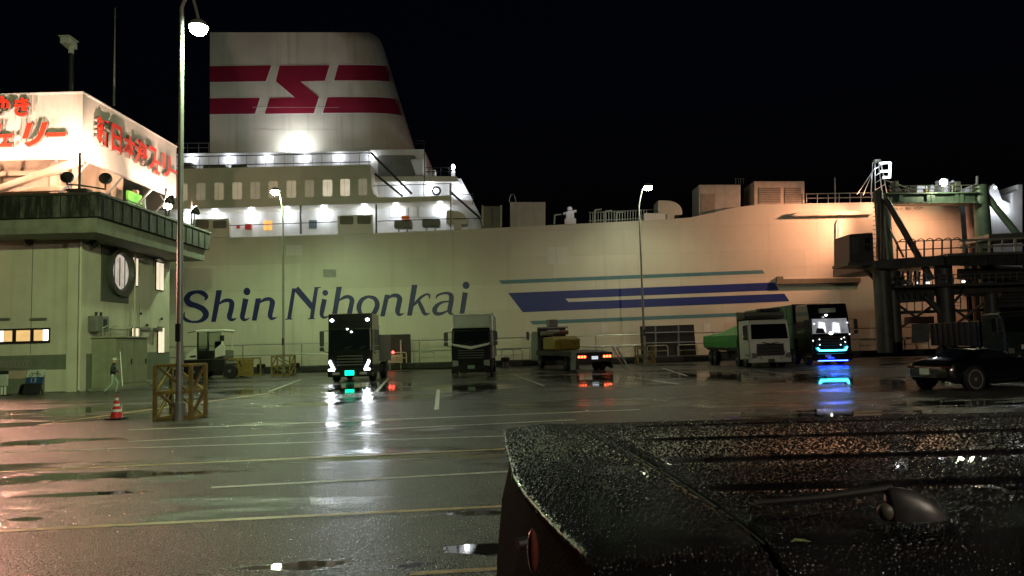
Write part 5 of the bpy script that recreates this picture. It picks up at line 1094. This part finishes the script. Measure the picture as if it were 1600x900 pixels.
# shore ramp panels
t = thing('ramp_panel', 'big dark leaning steel ramp panel behind the third lamp pole', 'ramp panel', (P(1043, 562, 62.2).x, 62.2, .4))
pl = MB().prism(pp([(1003,568),(1000,510),(1084,507),(1089,566)], 62.3), (0, .12, 0)).build('panel', mk('rusty_black_panel', (.02,.014,.012), .55, var=.4), t)
for x in (1024, 1060): MB().bar(P(x,509,62.2), P(x+1,566,62.2), .12).build('rib', greysteel, t)
for y in (520, 536): MB().bar(P(1004,y,62.22), P(1086,y-2,62.22), .07).build('cross_rib', railm, t)
t = thing('ramp_panel', 'upright black steel panel beside the black headlit truck', 'ramp panel', (P(620, 575, 62.4).x, 62.4, .4))
MB().prism(pp([(598,568),(597,523),(641,522),(642,567)], 62.5), (0, .1, 0)).build('panel', mk('black_panel', (.015,.013,.012), .55, var=.4), t)
MB().bar(P(626,531,62.4), P(627,567,62.4), .12).build('post', railm, t)
# warning board with red lamp
t = thing('warning_board', 'small white warning board with red lamp on the kerb by the black truck', 'sign', (P(618, 567, 60.6).x, 60.6, 0))
b_ = MB().prism(pp([(606,567),(606,555),(629,553.5),(629,566.5)], 60.6), (0, .05, 0)).build('board', mk('board_white', (.45,.38,.32), .5), t)
for x in (609, 626): MB().bar((P(x,560,60.68).x, 60.68, 0), P(x,556,60.68), .05).build('leg', railm, t)
letter('立入禁止', 'board_text', P(608,564.5,60.58), (1,0,.02), (0,0,1), P(627,560,60.6).x-P(608,560,60.6).x, .36, (0,-1,0), [redm], b_)
rl = em('red_beacon', (1,.04,.03), 14)
for x, y in ((609,551.5),(614,550.5)): MB().ell(P(x,y,60.6), .10, .10, .12, 10, 7).build('red_lamp', rl, t)
# mooring bollards and kerb clutter
for i, (px, lab) in enumerate(((408,'squat black mooring bollard beside the yellow gooseneck frame'),(462,'squat black mooring bollard right of the small yellow cage'),(790,'squat black mooring bollard right of the dark boxed truck'))):
    a = P(px, 580, 59.5); t = thing('mooring_bollard', lab, 'bollard', (a.x, 59.5, 0), group='mooring bollards on the quay')
    MB().lathe([(.34,0),(.26,.12),(.22,.45),(.34,.58),(.36,.70),(.25,.80),(.001,.82)], (a.x, 59.5, 0), 'Z', 18).build('bollard_head', blackm, t, smooth=True)
    MB().lathe([(.5,0),(.5,.06),(.001,.06)], (a.x, 59.5, .0), 'Z', 18).build('base_flange', darksteel, t)
# traffic cone
a = G(182, 655); t = thing('traffic_cone', 'red traffic cone with white bands on the wet asphalt', 'traffic cone', (a.x, a.y, 0))
MB().box(a.x-.24, a.x+.24, a.y-.24, a.y+.24, .008, .05).build('cone_base', blackm, t, bevel=.02)
rz = [(.175,.05),(.135,.22),(.118,.29),(.095,.38),(.078,.45),(.055,.55),(.042,.62),(.022,.70)]
cm = [redm := mk('cone_red', (.62,.03,.03), .4), mk('cone_white', (.75,.75,.72), .35)]
for i in range(len(rz)-1): MB().lathe([rz[i], rz[i+1]], (a.x, a.y, 0), 'Z', 24).build('cone_band', cm[1] if i in (1, 3, 5) else cm[0], t, smooth=True)
# electrical cabinet against the side wall
a = PX(148, 600, WX+1.2); b_ = PX(206, 600, WX+1.2)
t = thing('electrical_cabinet', 'tall olive steel electrical cabinet against the terminal side wall', 'cabinet', (WX+.8, 40.5, 0))
cabm = mk('olive_cabinet', (.26,.27,.20), .5, var=.15, streak=.35)
bd = MB().box(WX+.05, WX+1.3, 39.6, 43.1, .1, 2.75).build('body', cabm, t, bevel=.03)
MB().box(WX+.05, WX+1.4, 39.5, 43.2, 2.75, 2.85).build('lid', cabm, t, bevel=.02)
for y in (40.0, 41.6): MB().box(WX+1.3, WX+1.33, y, y+1.4, .3, 2.6).build('door', cabm, t, bevel=.01)
for y in (41.2, 42.8): MB().box(WX+1.332, WX+1.38, y, y+.06, 1.3, 1.6).build('door_handle', darksteel, t)
MB().box(WX, WX+1.4, 39.4, 43.3, .0, .1).build('foot', concrete, t)
for y in (39.8, 40.6, 42.4): MB().tube([(WX+.5, y, 2.85), (WX+.5, y, 3.3), (WX+.5, y+.5, 3.45)], .05, 6).build('conduit', cabm, t)
MB().bar((WX+.4, 39.6, 3.25), (WX+.4, 43.0, 3.25), .08).build('conduit_rack', cabm, t)
MB().tube([(WX+.9, 42.9, 2.85), (WX+.9, 42.9, 4.8)], .025, 6).build('conduit', cabm, t)
# drain pipe elbow, step by the door
t = tag(MB().box(WX+.04, WX+.75, 43.8, 45.4, 0, .28).build('concrete_step', concrete, bevel=.03), 'low concrete step at the foot of the terminal side wall', 'step')
# bicycle parking board
a = G(57, 613); Y0 = 37.2; a = P(57, 613, Y0)
t = thing('parking_board', 'leaning blue and white board with motorcycle pictogram by the terminal wall', 'sign', (a.x, Y0, 0))
bl = mk('board_blue', (.02,.05,.16), .4); bw = mk('board_white2', (.42,.46,.44), .45)
def board(z0, z1, m, name, w0=.42, w1=.40):
    f = lambda z: Y0-.45+(z)*.34
    return MB().prism([(a.x-w0, f(z0), z0), (a.x+w0, f(z0), z0), (a.x+w0, f(z1), z1), (a.x-w0, f(z1), z1)], (0, .05, 0)).build(name, m, t)
board(.05, .55, blackm, 'board_foot'); bb = board(.55, .86, bl, 'blue_field'); b2_ = board(.86, 1.22, bw, 'white_field')
f = lambda z: Y0-.45+z*.34-.015
letter('13', 'number', (a.x-.14, f(.60), .60), (1,0,0), (0,.34,1), .26, .2, (0,-1,0), [bw], bb)
q = MB()
for cx in (-.20, .18):
    for k in range(16):
        t0, t1 = 2*math.pi*k/16, 2*math.pi*(k+1)/16; q.bar((a.x+cx+.075*math.cos(t0), f(.96+.075*math.sin(t0)), .96+.075*math.sin(t0)), (a.x+cx+.075*math.cos(t1), f(.96+.075*math.sin(t1)), .96+.075*math.sin(t1)), .03, .012)
for p, r in (((-.20,.96),(-.08,1.06)),((-.08,1.06),(.10,1.04)),((.10,1.04),(.18,.96)),((.12,1.04),(.08,1.14)),((-.05,.97),(.10,1.04)),((-.22,1.08),(-.08,1.07)),((.04,1.14),(.12,1.15))): q.bar((a.x+p[0], f(p[1]), p[1]), (a.x+r[0], f(r[1]), r[1]), .035, .012)
q.build('motorcycle_pictogram', blackm, b2_)
MB().bar((a.x, Y0+.5, .02), (a.x, Y0-.05, 1.0), .05).build('prop', darksteel, t)
# notice board with white legs at the photo's left edge
a = P(3, 606, 36.6); t = thing('notice_board', 'pale notice board on white legs at the left edge of the photo', 'sign', (a.x, 36.6, 0))
MB().box(a.x-.55, a.x+.30, 36.55, 36.62, .48, 1.05).build('board', bw, t, bevel=.02); MB().box(a.x-.55, a.x+.30, 36.53, 36.62, 1.05, 1.22).build('header', darksteel, t)
for x in (-.4, -.05, .12): MB().box(a.x+x-.035, a.x+x+.035, 36.63, 36.69, 0, .95).build('leg', whitem, t)
MB().box(a.x-.5, a.x+.3, 36.5, 36.8, 0.008, .05).build('foot', blackm, t)

# ================================================================== WORKER
def worker(base, rz):
    t = thing('person', 'person in dark jacket and pale trousers walking past the electrical cabinet with a long pole', 'person', base, rz)
    J = {'pel':(0,0,.90,.125),'bel':(0,.0,1.04,.13),'che':(0,.02,1.25,.15),'nck':(0,.03,1.42,.06),'hd0':(0,.05,1.50,.075),'hd1':(0,.05,1.60,.085),
         'lh':(-.09,0,.86,.095),'lk':(-.11,.20,.50,.068),'la':(-.11,.10,.10,.045),'lt':(-.11,.26,.05,.035),
         'rh':(.09,0,.86,.095),'rk':(.11,-.02,.48,.068),'ra':(.11,-.34,.14,.045),'rt':(.11,-.22,.03,.035),
         'ls':(-.18,.02,1.35,.07),'le':(-.24,.08,1.10,.05),'lw':(-.16,.30,1.02,.034),'lp':(-.13,.37,1.02,.035),
         'rs':(.18,.02,1.35,.07),'re':(.25,-.02,1.10,.05),'rw':(.20,.24,1.06,.034),'rp':(.18,.31,1.07,.035)}
    E_ = [('pel','bel'),('bel','che'),('che','nck'),('nck','hd0'),('hd0','hd1'),('pel','lh'),('lh','lk'),('lk','la'),('la','lt'),('pel','rh'),('rh','rk'),('rk','ra'),('ra','rt'),('che','ls'),('ls','le'),('le','lw'),('lw','lp'),('che','rs'),('rs','re'),('re','rw'),('rw','rp')]
    keys = list(J); me = bpy.data.meshes.new('body'); me.from_pydata([J[k][:3] for k in keys], [(keys.index(a), keys.index(b)) for a, b in E_], [])
    o = bpy.data.objects.new('body', me); col.objects.link(o)
    sk = o.modifiers.new('skin', 'SKIN'); sb = o.modifiers.new('smooth', 'SUBSURF'); sb.levels = 2; sb.render_levels = 2
    for i, k in enumerate(keys): v = me.skin_vertices[0].data[i]; v.radius = (J[k][3], J[k][3]); v.use_root = (k == 'pel')
    dg = bpy.context.evaluated_depsgraph_get(); m2 = bpy.data.meshes.new_from_object(o.evaluated_get(dg)); bpy.data.objects.remove(o)
    bm = bmesh.new(); bm.from_mesh(m2)
    for s, p in ((-1, J['lp']), (1, J['rp'])):                       # five fingers curled round the pole
        for k in range(5):
            pts = [Vector((p[0]+s*.01, p[1]+.0, p[2]+.03-.017*k)), Vector((p[0]-s*.025, p[1]+.055-(.012 if k in (0, 4) else 0), p[2]+.032-.018*k)), Vector((p[0]-s*.055, p[1]+.035, p[2]+.03-.018*k))] if k else [Vector((p[0]-s*.01, p[1]-.01, p[2]+.03)), Vector((p[0]-s*.045, p[1]+.01, p[2]+.05)), Vector((p[0]-s*.06, p[1]+.035, p[2]+.045))]
            q = MB(); q.tube(pts, .0095, 6, r1=.007); vs_ = [bm.verts.new(v) for v in q.v]
            for f in q.f: bm.faces.new([vs_[i] for i in f])
    bm.to_mesh(m2); bm.free()
    sknm, jack, trou, shoe = mk('skin', (.36,.22,.16), .5), mk('dark_jacket', (.015,.014,.02), .7, bump=.3, bscale=25), mk('pale_trousers', (.22,.27,.24), .7, bump=.3, bscale=20), mk('boots', (.05,.05,.05), .6)
    for m in (sknm, jack, trou, shoe): m2.materials.append(m)
    for p in m2.polygons:
        c = p.center; hand = abs(c.x) < .30 and c.y > .27 and .95 < c.z < 1.13
        p.material_index = 0 if (c.z > 1.44 or hand) else 1 if c.z > .92 else 3 if (c.z < .11 and c.y > 0) or (c.z < .14 and c.y < 0) else 2
        p.use_smooth = True
    b = bpy.data.objects.new('body', m2); col.objects.link(b); b.parent = t
    q = MB(); q.ell((0,.05,1.62), .105, .115, .11, 16, 7, 0.0, 1.0); q.xy([(-.08,.13),(.08,.13),(.06,.24),(-.06,.24)], 1.615, 1.63); q.build('cap', mk('cap_white', (.42,.42,.38), .6), t, local=True, smooth=True)
    q = MB(); q.ell((0,.135,1.545), .014, .022, .02, 8, 6); q.build('nose', sknm, t, local=True, smooth=True)
    for s in (-1, 1):
        MB().ell((s*.035,.122,1.565), .012, .008, .009, 8, 6).build('eye', blackm, t, local=True, smooth=True)
        MB().ell((s*.088,.05,1.55), .012, .022, .032, 8, 6).build('ear', sknm, t, local=True, smooth=True)
    MB().box(-.025,.025,.122,.131,1.503,1.51).build('mouth', mk('lips', (.25,.10,.08), .5), t, local=True)
    return t
a = G(176, 616); worker((a.x, a.y, 0), R_(-70))
Mr = Matrix.Rotation(R_(-70), 3, 'Z'); p0 = Vector((a.x, a.y, 0))+Mr@Vector((.02,.42,.35)); p1 = Vector((a.x, a.y, 0))+Mr@Vector((.02,.30,2.0))
tag(MB().tube([p0, p1], .022, 8).build('carried_pole', whitem), 'slim pale pole held upright by the walking worker', 'pole')

# ================================================================== FOREGROUND VAN
bead = mk('wet_dark_paint', (.008,.0075,.008), .26, var=.2, scale=6, bump=.2, bscale=220, coat=.5)
van = thing('minivan', 'rain-beaded dark minivan roof with spoiler filling the lower right foreground', 'car', (0.1, 1.8, 0))
RZ = 1.625; YN, YF = 1.10, 2.62; 
grooves = (1.34, 1.60, 1.93, 2.27, 2.49)
def roof_z(x, y):
    u = (y-(YN+YF)/2)/((YF-YN)/2); z = RZ+.018-.030*abs(u)**3
    if x > .33:
        k = min(1, (x-.33)/.10)
        for g in grooves:
            d = abs(y-g)
            if d < .020: z -= .014*k*(1-(d/.020)**4)
    return z
def section(x, xo=0.0, drop=0.0):
    r = []
    for y, z in ((.55,.35),(.52,.75),(.56,1.0),(.72,1.28),(.90,1.46),(.985,1.548),(1.03,1.58),(1.07,1.605)): r.append(Vector((x, y, z-drop)))
    n = 120
    for i in range(n+1): y = YN+(YF-YN)*i/n; r.append(Vector((x, y, roof_z(x, y)-drop)))
    for y, z in ((2.65,1.605),(2.68,1.58),(2.71,1.548),(2.78,1.46),(2.93,1.28),(3.08,1.0),(3.12,.75),(3.09,.35)): r.append(Vector((x, y, z-drop)))
    return r
def seam_x(y): return .215+.13*max(0, (2.5-y)/1.4)**1.6
xs = [0.0, .012, .03, .06] + [.10+.025*i for i in range(14)] + [.5, .7, .9, 1.2, 1.6, 2.0, 2.5, 3.0]
rows = []
for x in xs:
    r = section(.36+x)
    rr = []
    for p in r:
        sx = seam_x(max(1.0, min(2.62, p.y)))+.006; q_ = sx + x*(3.36-sx)/3.0; rr.append(Vector((q_, p.y, p.z if p.z < 1.59 else roof_z(q_, p.y) if YN <= p.y <= YF else p.z)))
    rows.append(rr)
rows[0] = [p-Vector((0,0,.004)) if p.z > 1.2 else p for p in rows[0]]
q = MB(); q.grid(rows); q.build('roof', bead, van, smooth=True, sharp=60)
# spoiler and tailgate: from the seam back to the trailing edge, then the rear face
def edge_x(y):
    T = ((.95,.15),(1.05,.105),(1.15,.07),(1.25,.043),(1.4,.012),(1.55,-.008),(2.0,-.028),(2.5,-.042),(2.6,-.03),(2.75,.0))
    for (a_, b_), (c_, d_) in zip(T, T[1:]):
        if y <= c_: return b_+(d_-b_)*max(0, y-a_)/(c_-a_)
    return 0.0
srows = []
SS = [k/12.0 for k in range(12)]+[.96, .985, 1.0]
for k, s in enumerate(SS):
    r = []
    for p in section(0.0):
        yy = max(.98, min(2.7, p.y)); sx = seam_x(yy)-.006; ex_ = edge_x(yy)+(.02 if p.z < 1.55 else 0); x = sx+(ex_-sx)*s
        z = p.z - .012*s*s - (.004 if k == 0 else 0)
        if p.z > 1.59: z += .006*(1-abs(s-.5)*2)
        if s > .99: z -= .005
        r.append(Vector((x, p.y, z)))
    srows.append(r)
q = MB(); q.grid(srows); q.build('spoiler', bead, van, smooth=True, sharp=50)
rear = mk('rear_panel_paint', (.020,.019,.016), .9, var=.15, scale=20, bump=.3, bscale=120)
rear.node_tree.nodes['Principled BSDF'].inputs['IOR'].default_value = 1.06
brows = []
last = srows[-1]
for dx, dz in ((0.0,-.002),(.008,-.022),(.03,-.035),(.035,-.06),(.015,-.12),(-.01,-.22),(-.03,-.4),(-.05,-.7),(-.05,-1.1)):
    brows.append([Vector((p.x+dx, p.y, max(.3, p.z+dz) if p.z > .35 else .3)) for p in last])
q = MB(); q.grid(brows); q.build('tailgate', rear, van, smooth=True, sharp=60)
MB().box(.05, 3.3, .62, 3.0, .28, 1.2).build('lower_body', blackpaint, van, bevel=.05)
for x in (.75, 2.9):
    for y in (.62, 3.02):
        q = MB(); s = -1 if y < 1.5 else 1; q.lathe([(.2, -.1), (.31, -.1), (.33, -.06), (.33, .06), (.31, .1), (.2, .1)], (x, y, .33), 'Y', 24); w_ = q.build('wheel', tyrem, van, smooth=True)
        MB().lathe([(.21, s*.09), (.18, s*.05), (.05, s*.08), (.001, s*.09)], (x, y, .33), 'Y', 20).build('rim', rimm, w_, smooth=True)
# rain beads standing on the paint: far too many to count
import numpy as np
rng = np.random.default_rng(5)
def prof_z(y):
    ys = np.array([.90,.985,1.03,1.07,1.10]); zs = np.array([1.46,1.548,1.58,1.605,1.613])
    u = (y-(YN+YF)/2)/((YF-YN)/2); z = RZ+.018-.030*np.abs(u)**3
    z = np.where(y < YN, np.interp(y, ys, zs), z)
    return np.where(y > YF, np.interp(y, [2.62,2.65,2.68], [RZ-.012,1.605,1.58]), z)
def skin_z(x, y):
    yy = np.clip(y, .98, 2.7); sx = .215+.13*np.maximum(0, (2.5-yy)/1.4)**1.6
    ex_ = np.interp(yy, [.95,1.05,1.15,1.25,1.4,1.55,2.0,2.5,2.6,2.75], [.15,.105,.07,.043,.012,-.008,-.028,-.042,-.03,.0])
    z = prof_z(y); sp = np.clip((x-sx)/(ex_-sx), 0, 1)
    zs = z-.012*sp*sp+np.where(z > 1.59, .006*(1-np.abs(sp-.5)*2), 0)-np.where(sp > .99, .005, 0)
    k = np.clip((x-.33)/.10, 0, 1); zr = z.copy()
    for g_ in grooves:
        d = np.abs(y-g_); zr = zr-np.where((d < .020) & (x > .33), .014*k*(1-(d/.020)**4), 0)
    return np.where(x < sx, zs, zr), x > ex_-.003
sp_ = .0066; gx, gy = np.meshgrid(np.arange(-.05, 2.25, sp_), np.arange(.93, 2.66, sp_))
gx = gx.ravel()+rng.uniform(-.5, .5, gx.size)*sp_*.9; gy = gy.ravel()+rng.uniform(-.5, .5, gy.size)*sp_*.9
gz, ok = skin_z(gx, gy); keep = ok & (gx < gy*.80+.25) & (rng.random(gx.size) < .90)
keep &= np.abs(gx-(.215+.13*np.maximum(0, (2.5-np.clip(gy, .98, 2.7))/1.4)**1.6)) > .0055
for g_ in grooves: keep &= ~((np.abs(gy-g_) < .017) & (gx > .38))
gx, gy, gz = gx[keep], gy[keep], gz[keep]; nb = gx.size
e_ = .004; sl = (skin_z(gx, gy+e_)[0]-skin_z(gx, gy-e_)[0])/(2*e_); sl = np.clip(sl, -2, 2)
rad = np.where(rng.random(nb) < .12, rng.uniform(.0034, .0048, nb), rng.uniform(.0017, .0033, nb)); hgt = rad*rng.uniform(.30, .52, nb)
K = 6; V = np.zeros((nb, 2*K+1, 3)); ph = rng.uniform(0, 6.28, nb); asp = rng.uniform(.8, 1.25, nb)
cs = np.sqrt(1+sl*sl); ny, nz_ = -sl/cs, 1/cs
def put(i, a, rr, hh):
    dx = rr*rad*np.cos(a)*asp; dy = rr*rad*np.sin(a)/asp; h_ = hh*hgt
    V[:, i, 0] = gx+dx; V[:, i, 1] = gy+dy/cs+ny*h_; V[:, i, 2] = gz+dy*sl/cs+nz_*h_
for i in range(K): put(i, ph+2*math.pi*i/K, 1.0, -.25); put(K+i, ph+2*math.pi*i/K, .72, .68)
put(2*K, ph, 0.0, 1.0)
V -= np.array(tuple(ORG[van.name]))
quads = np.array([[i, (i+1) % K, K+(i+1) % K, K+i] for i in range(K)]); tris = np.array([[K+i, K+(i+1) % K, 2*K] for i in range(K)])
base_ = (np.arange(nb)*(2*K+1))[:, None, None]
lq = (quads[None]+base_).reshape(-1, 4); lt = (tris[None]+base_).reshape(-1, 3)
me = bpy.data.meshes.new('water_beads'); me.vertices.add(V.size//3); me.vertices.foreach_set('co', V.ravel())
loops = np.concatenate([lq.ravel(), lt.ravel()]).astype(np.int32); starts = np.concatenate([np.arange(len(lq))*4, len(lq)*4+np.arange(len(lt))*3]).astype(np.int32)
me.loops.add(loops.size); me.loops.foreach_set('vertex_index', loops); me.polygons.add(starts.size); me.polygons.foreach_set('loop_start', starts)
me.polygons.foreach_set('use_smooth', np.ones(starts.size, dtype=bool)); me.update(calc_edges=True); me.validate()
wb = bpy.data.materials.new('rain_bead'); wb.use_nodes = True; b_ = wb.node_tree.nodes['Principled BSDF']; b_.inputs['Base Color'].default_value = (.010,.010,.010,1); b_.inputs['Roughness'].default_value = .10; b_.inputs['IOR'].default_value = 1.55
me.materials.append(wb); wbo = bpy.data.objects.new('water_beads', me); col.objects.link(wbo); wbo.parent = van; wbo['kind'] = 'stuff'
# roof seam strip, side crease, upper tail lamp, wiper pivot
MB().tube([Vector((seam_x(y)+.0, y, roof_z(.1, y)-.004)) for y in [1.08+1.5*i/30 for i in range(31)]], .002, 6).build('seam_gap', blackm, van)
c = P(826, 862, 1.09); MB().ell(c+Vector((.006, .004, 0)), .0085, .014, .032, 14, 11).build('tail_lamp', mk('tail_lens', (.09,.022,.018), .25, var=.3, scale=60), van, smooth=True)
c = P(818, 850, 1.16); MB().tube([c+Vector((-.010,0,0)), c+Vector((.008,.01,0))], .0085, 12).build('washer_nozzle', blackm, van, smooth=True)
# folding roof antenna
b0 = G(1432, 806, RZ+.01); m_ant = mk('antenna_grey', (.035,.033,.035), .4, var=.3, scale=30)
ant = MB(); n = 14
prof = [(0,.02,.004),(.05,.28,.012),(.15,.50,.018),(.32,.74,.022),(.52,.90,.022),(.72,.98,.020),(.90,1.0,.016),(.97,.92,.012),(1.0,.6,.006)]
L_ = .085; Hh = .046
ring = []
for t_, h_, w_ in prof:
    x = b0.x-.045+L_*(1-t_) ; ring.append([Vector((x, b0.y+w_*math.cos(R_(a_)), b0.z-.004+max(.003, Hh*h_)*math.sin(R_(a_)))) for a_ in range(0, 181, 20)])
ant.grid(ring); ant = ant.build('antenna_base', m_ant, van, smooth=True, sharp=70)
tip = G(1182, 786, RZ+.03); MB().tube([Vector((b0.x-.03, b0.y+.005, b0.z+.040)), tip.lerp(Vector((b0.x-.03, b0.y, b0.z+.04)), .5)-Vector((0,0,.002)), tip], .0065, 8, r1=.004).build('antenna_rod', blackm, van, smooth=True)
MB().ell((b0.x-.047, b0.y-.006, b0.z+.008), .013, .010, .013, 12, 9).build('antenna_lit_end', mk('antenna_lit_tan', (.07,.062,.045), .5), van, smooth=True)  # tan lump: the lit front of the antenna base, put into the colour
# wet green leaf stuck on the roof
c = G(1250, 847, RZ+.02); q = MB(); q.add([c+Vector((-.012,0,0)), c+Vector((-.004,.007,.003)), c+Vector((.008,.006,.002)), c+Vector((.014,0,0)), c+Vector((.006,-.006,.002)), c+Vector((-.005,-.006,.003))], [(0,1,2,3,4,5)])
tag(q.build('leaf', mk('leaf_green', (.12,.22,.04), .4)), 'small green leaf stuck to the wet van roof', 'leaf')
